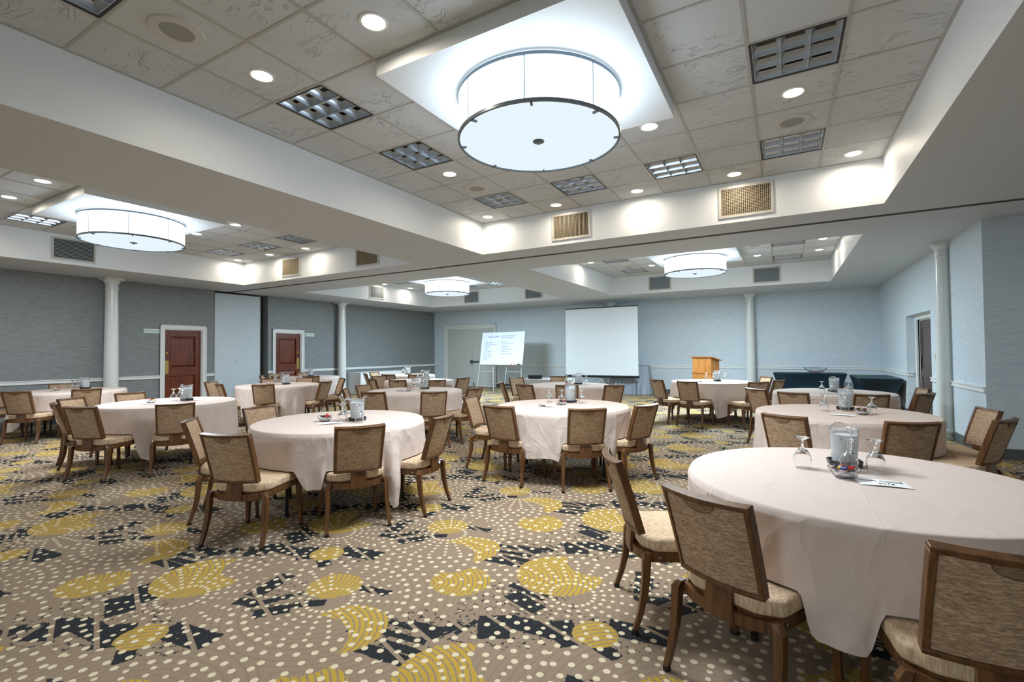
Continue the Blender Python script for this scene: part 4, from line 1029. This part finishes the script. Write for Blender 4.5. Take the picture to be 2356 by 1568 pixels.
# ------------------------------------------------------------ spandex-covered buffet tables
def spandex(x0,x1,y0,y1,h,label):
    cx,cy=(x0+x1)/2,(y0+y1)/2; hx,hy=(x1-x0)/2,(y1-y0)/2
    r=empty('buffet_table',(cx,cy,0),0,label=label,category='table',group='dark teal stretch-covered tables')
    per=[]; n=16
    cs=[(-hx,-hy),(hx,-hy),(hx,hy),(-hx,hy)]
    for i in range(4):
        a=cs[i]; b_=cs[(i+1)%4]
        for k in range(n): per.append((a[0]+(b_[0]-a[0])*k/n,a[1]+(b_[1]-a[1])*k/n,k/n))
    V=[(0,0,h)]; Fs=[]; rows=14; N=len(per)
    for (x,y,f) in per:
        V.append((x*.985,y*.97,h)); 
        for j in range(rows):
            t=j/(rows-1); mid=math.sin(PI*f)
            ins=.20*mid*math.sin(PI*t*.62)+ .24*t*(1-mid)
            zb=.30*mid**.8 if True else 0
            z=h-.006-t*(h-.012-zb*.9*1)
            L=math.hypot(x,y); V.append((x-(x/hx)*min(ins,hx*.4)*(abs(x)/hx)**3 , y-(y/hy)*min(ins,hy*.55)*(abs(y)/hy)**3, z))
    m=rows+1
    for k in range(N):
        k2=(k+1)%N; Fs.append((0,1+k*m,1+k2*m))
        for i in range(m-1): Fs.append((1+k*m+i,1+k2*m+i,1+k2*m+i+1,1+k*m+i+1))
    b=MB(); b.add(V,Fs); b.build('stretch_cover','teal',r,smooth=50)
    b=MB(); b.box(-hx*.97,hx*.97,-hy*.95,hy*.95,h,h+.003); b.build('table_cover','tealtop',r,smooth=0)
    for sx in(-1,1):
        for sy in(-1,1): b=MB(); b.tube((sx*(hx-.10),sy*(hy-.10),0),(sx*(hx-.09),sy*(hy-.09),h-.02),.014); b.build('leg','blackmetal',r)
spandex(-.27,1.40,14.85,15.60,.775,'dark teal stretch-covered buffet table along the back wall')
spandex(1.42,2.20,12.93,14.72,.765,'darker teal stretch-covered buffet table along the right wall')
b=MB(); b.lathe([(0,0),(.08,0),(.16,.035),(.245,.10),(.285,.155),(.280,.157),(.24,.106),(.155,.042),(.078,.008),(0,.008)],36); o=b.build('serving_bowl','bowl',label='wide clear glass bowl of sweets on the back buffet table',category='bowl'); o.location=(.72,15.05,.779)
for k in range(14):
    cc=['red','white','dark','red'][k%4]; e=D.objects.new('wrapped_candy',cmesh[cc]); COL.objects.link(e); a=k*2.4; q=.02+.012*k*.9
    e.location=(.72+.04+q*math.cos(a),15.05+q*math.sin(a)*.8,.779+.022+.0035*k+.10*max(0,q-.09)); e.rotation_euler=(random.uniform(-.5,.5),.3,a); e.scale=(1.3,1.3,1.3)
    e['label']='%s wrapped sweet heaped in the wide glass bowl on buffet'%cc; e['category']='sweet'; e['group']='sweets in the wide bowl'
o=MB().box(-.13,.13,-.09,.09,0,.004).build('green_card','green',smooth=0,label='small green paper on the right wall buffet table',category='card'); o.location=(1.66,14.2,.770)
# wall outlet near the buffet
r=empty('wall_outlet',(XR,12.98,.42),0,label='ivory wall outlet low on the right wall beside the buffet table',category='outlet')
b=MB(); b.box(-.006,0,-.036,.036,-.058,.058); b.build('outlet_plate','switch',r,smooth=0)
for z in(-.025,.025): b=MB(); b.box(-.009,-.006,-.016,.016,z-.014,z+.014); b.build('socket','trim',r,smooth=0)
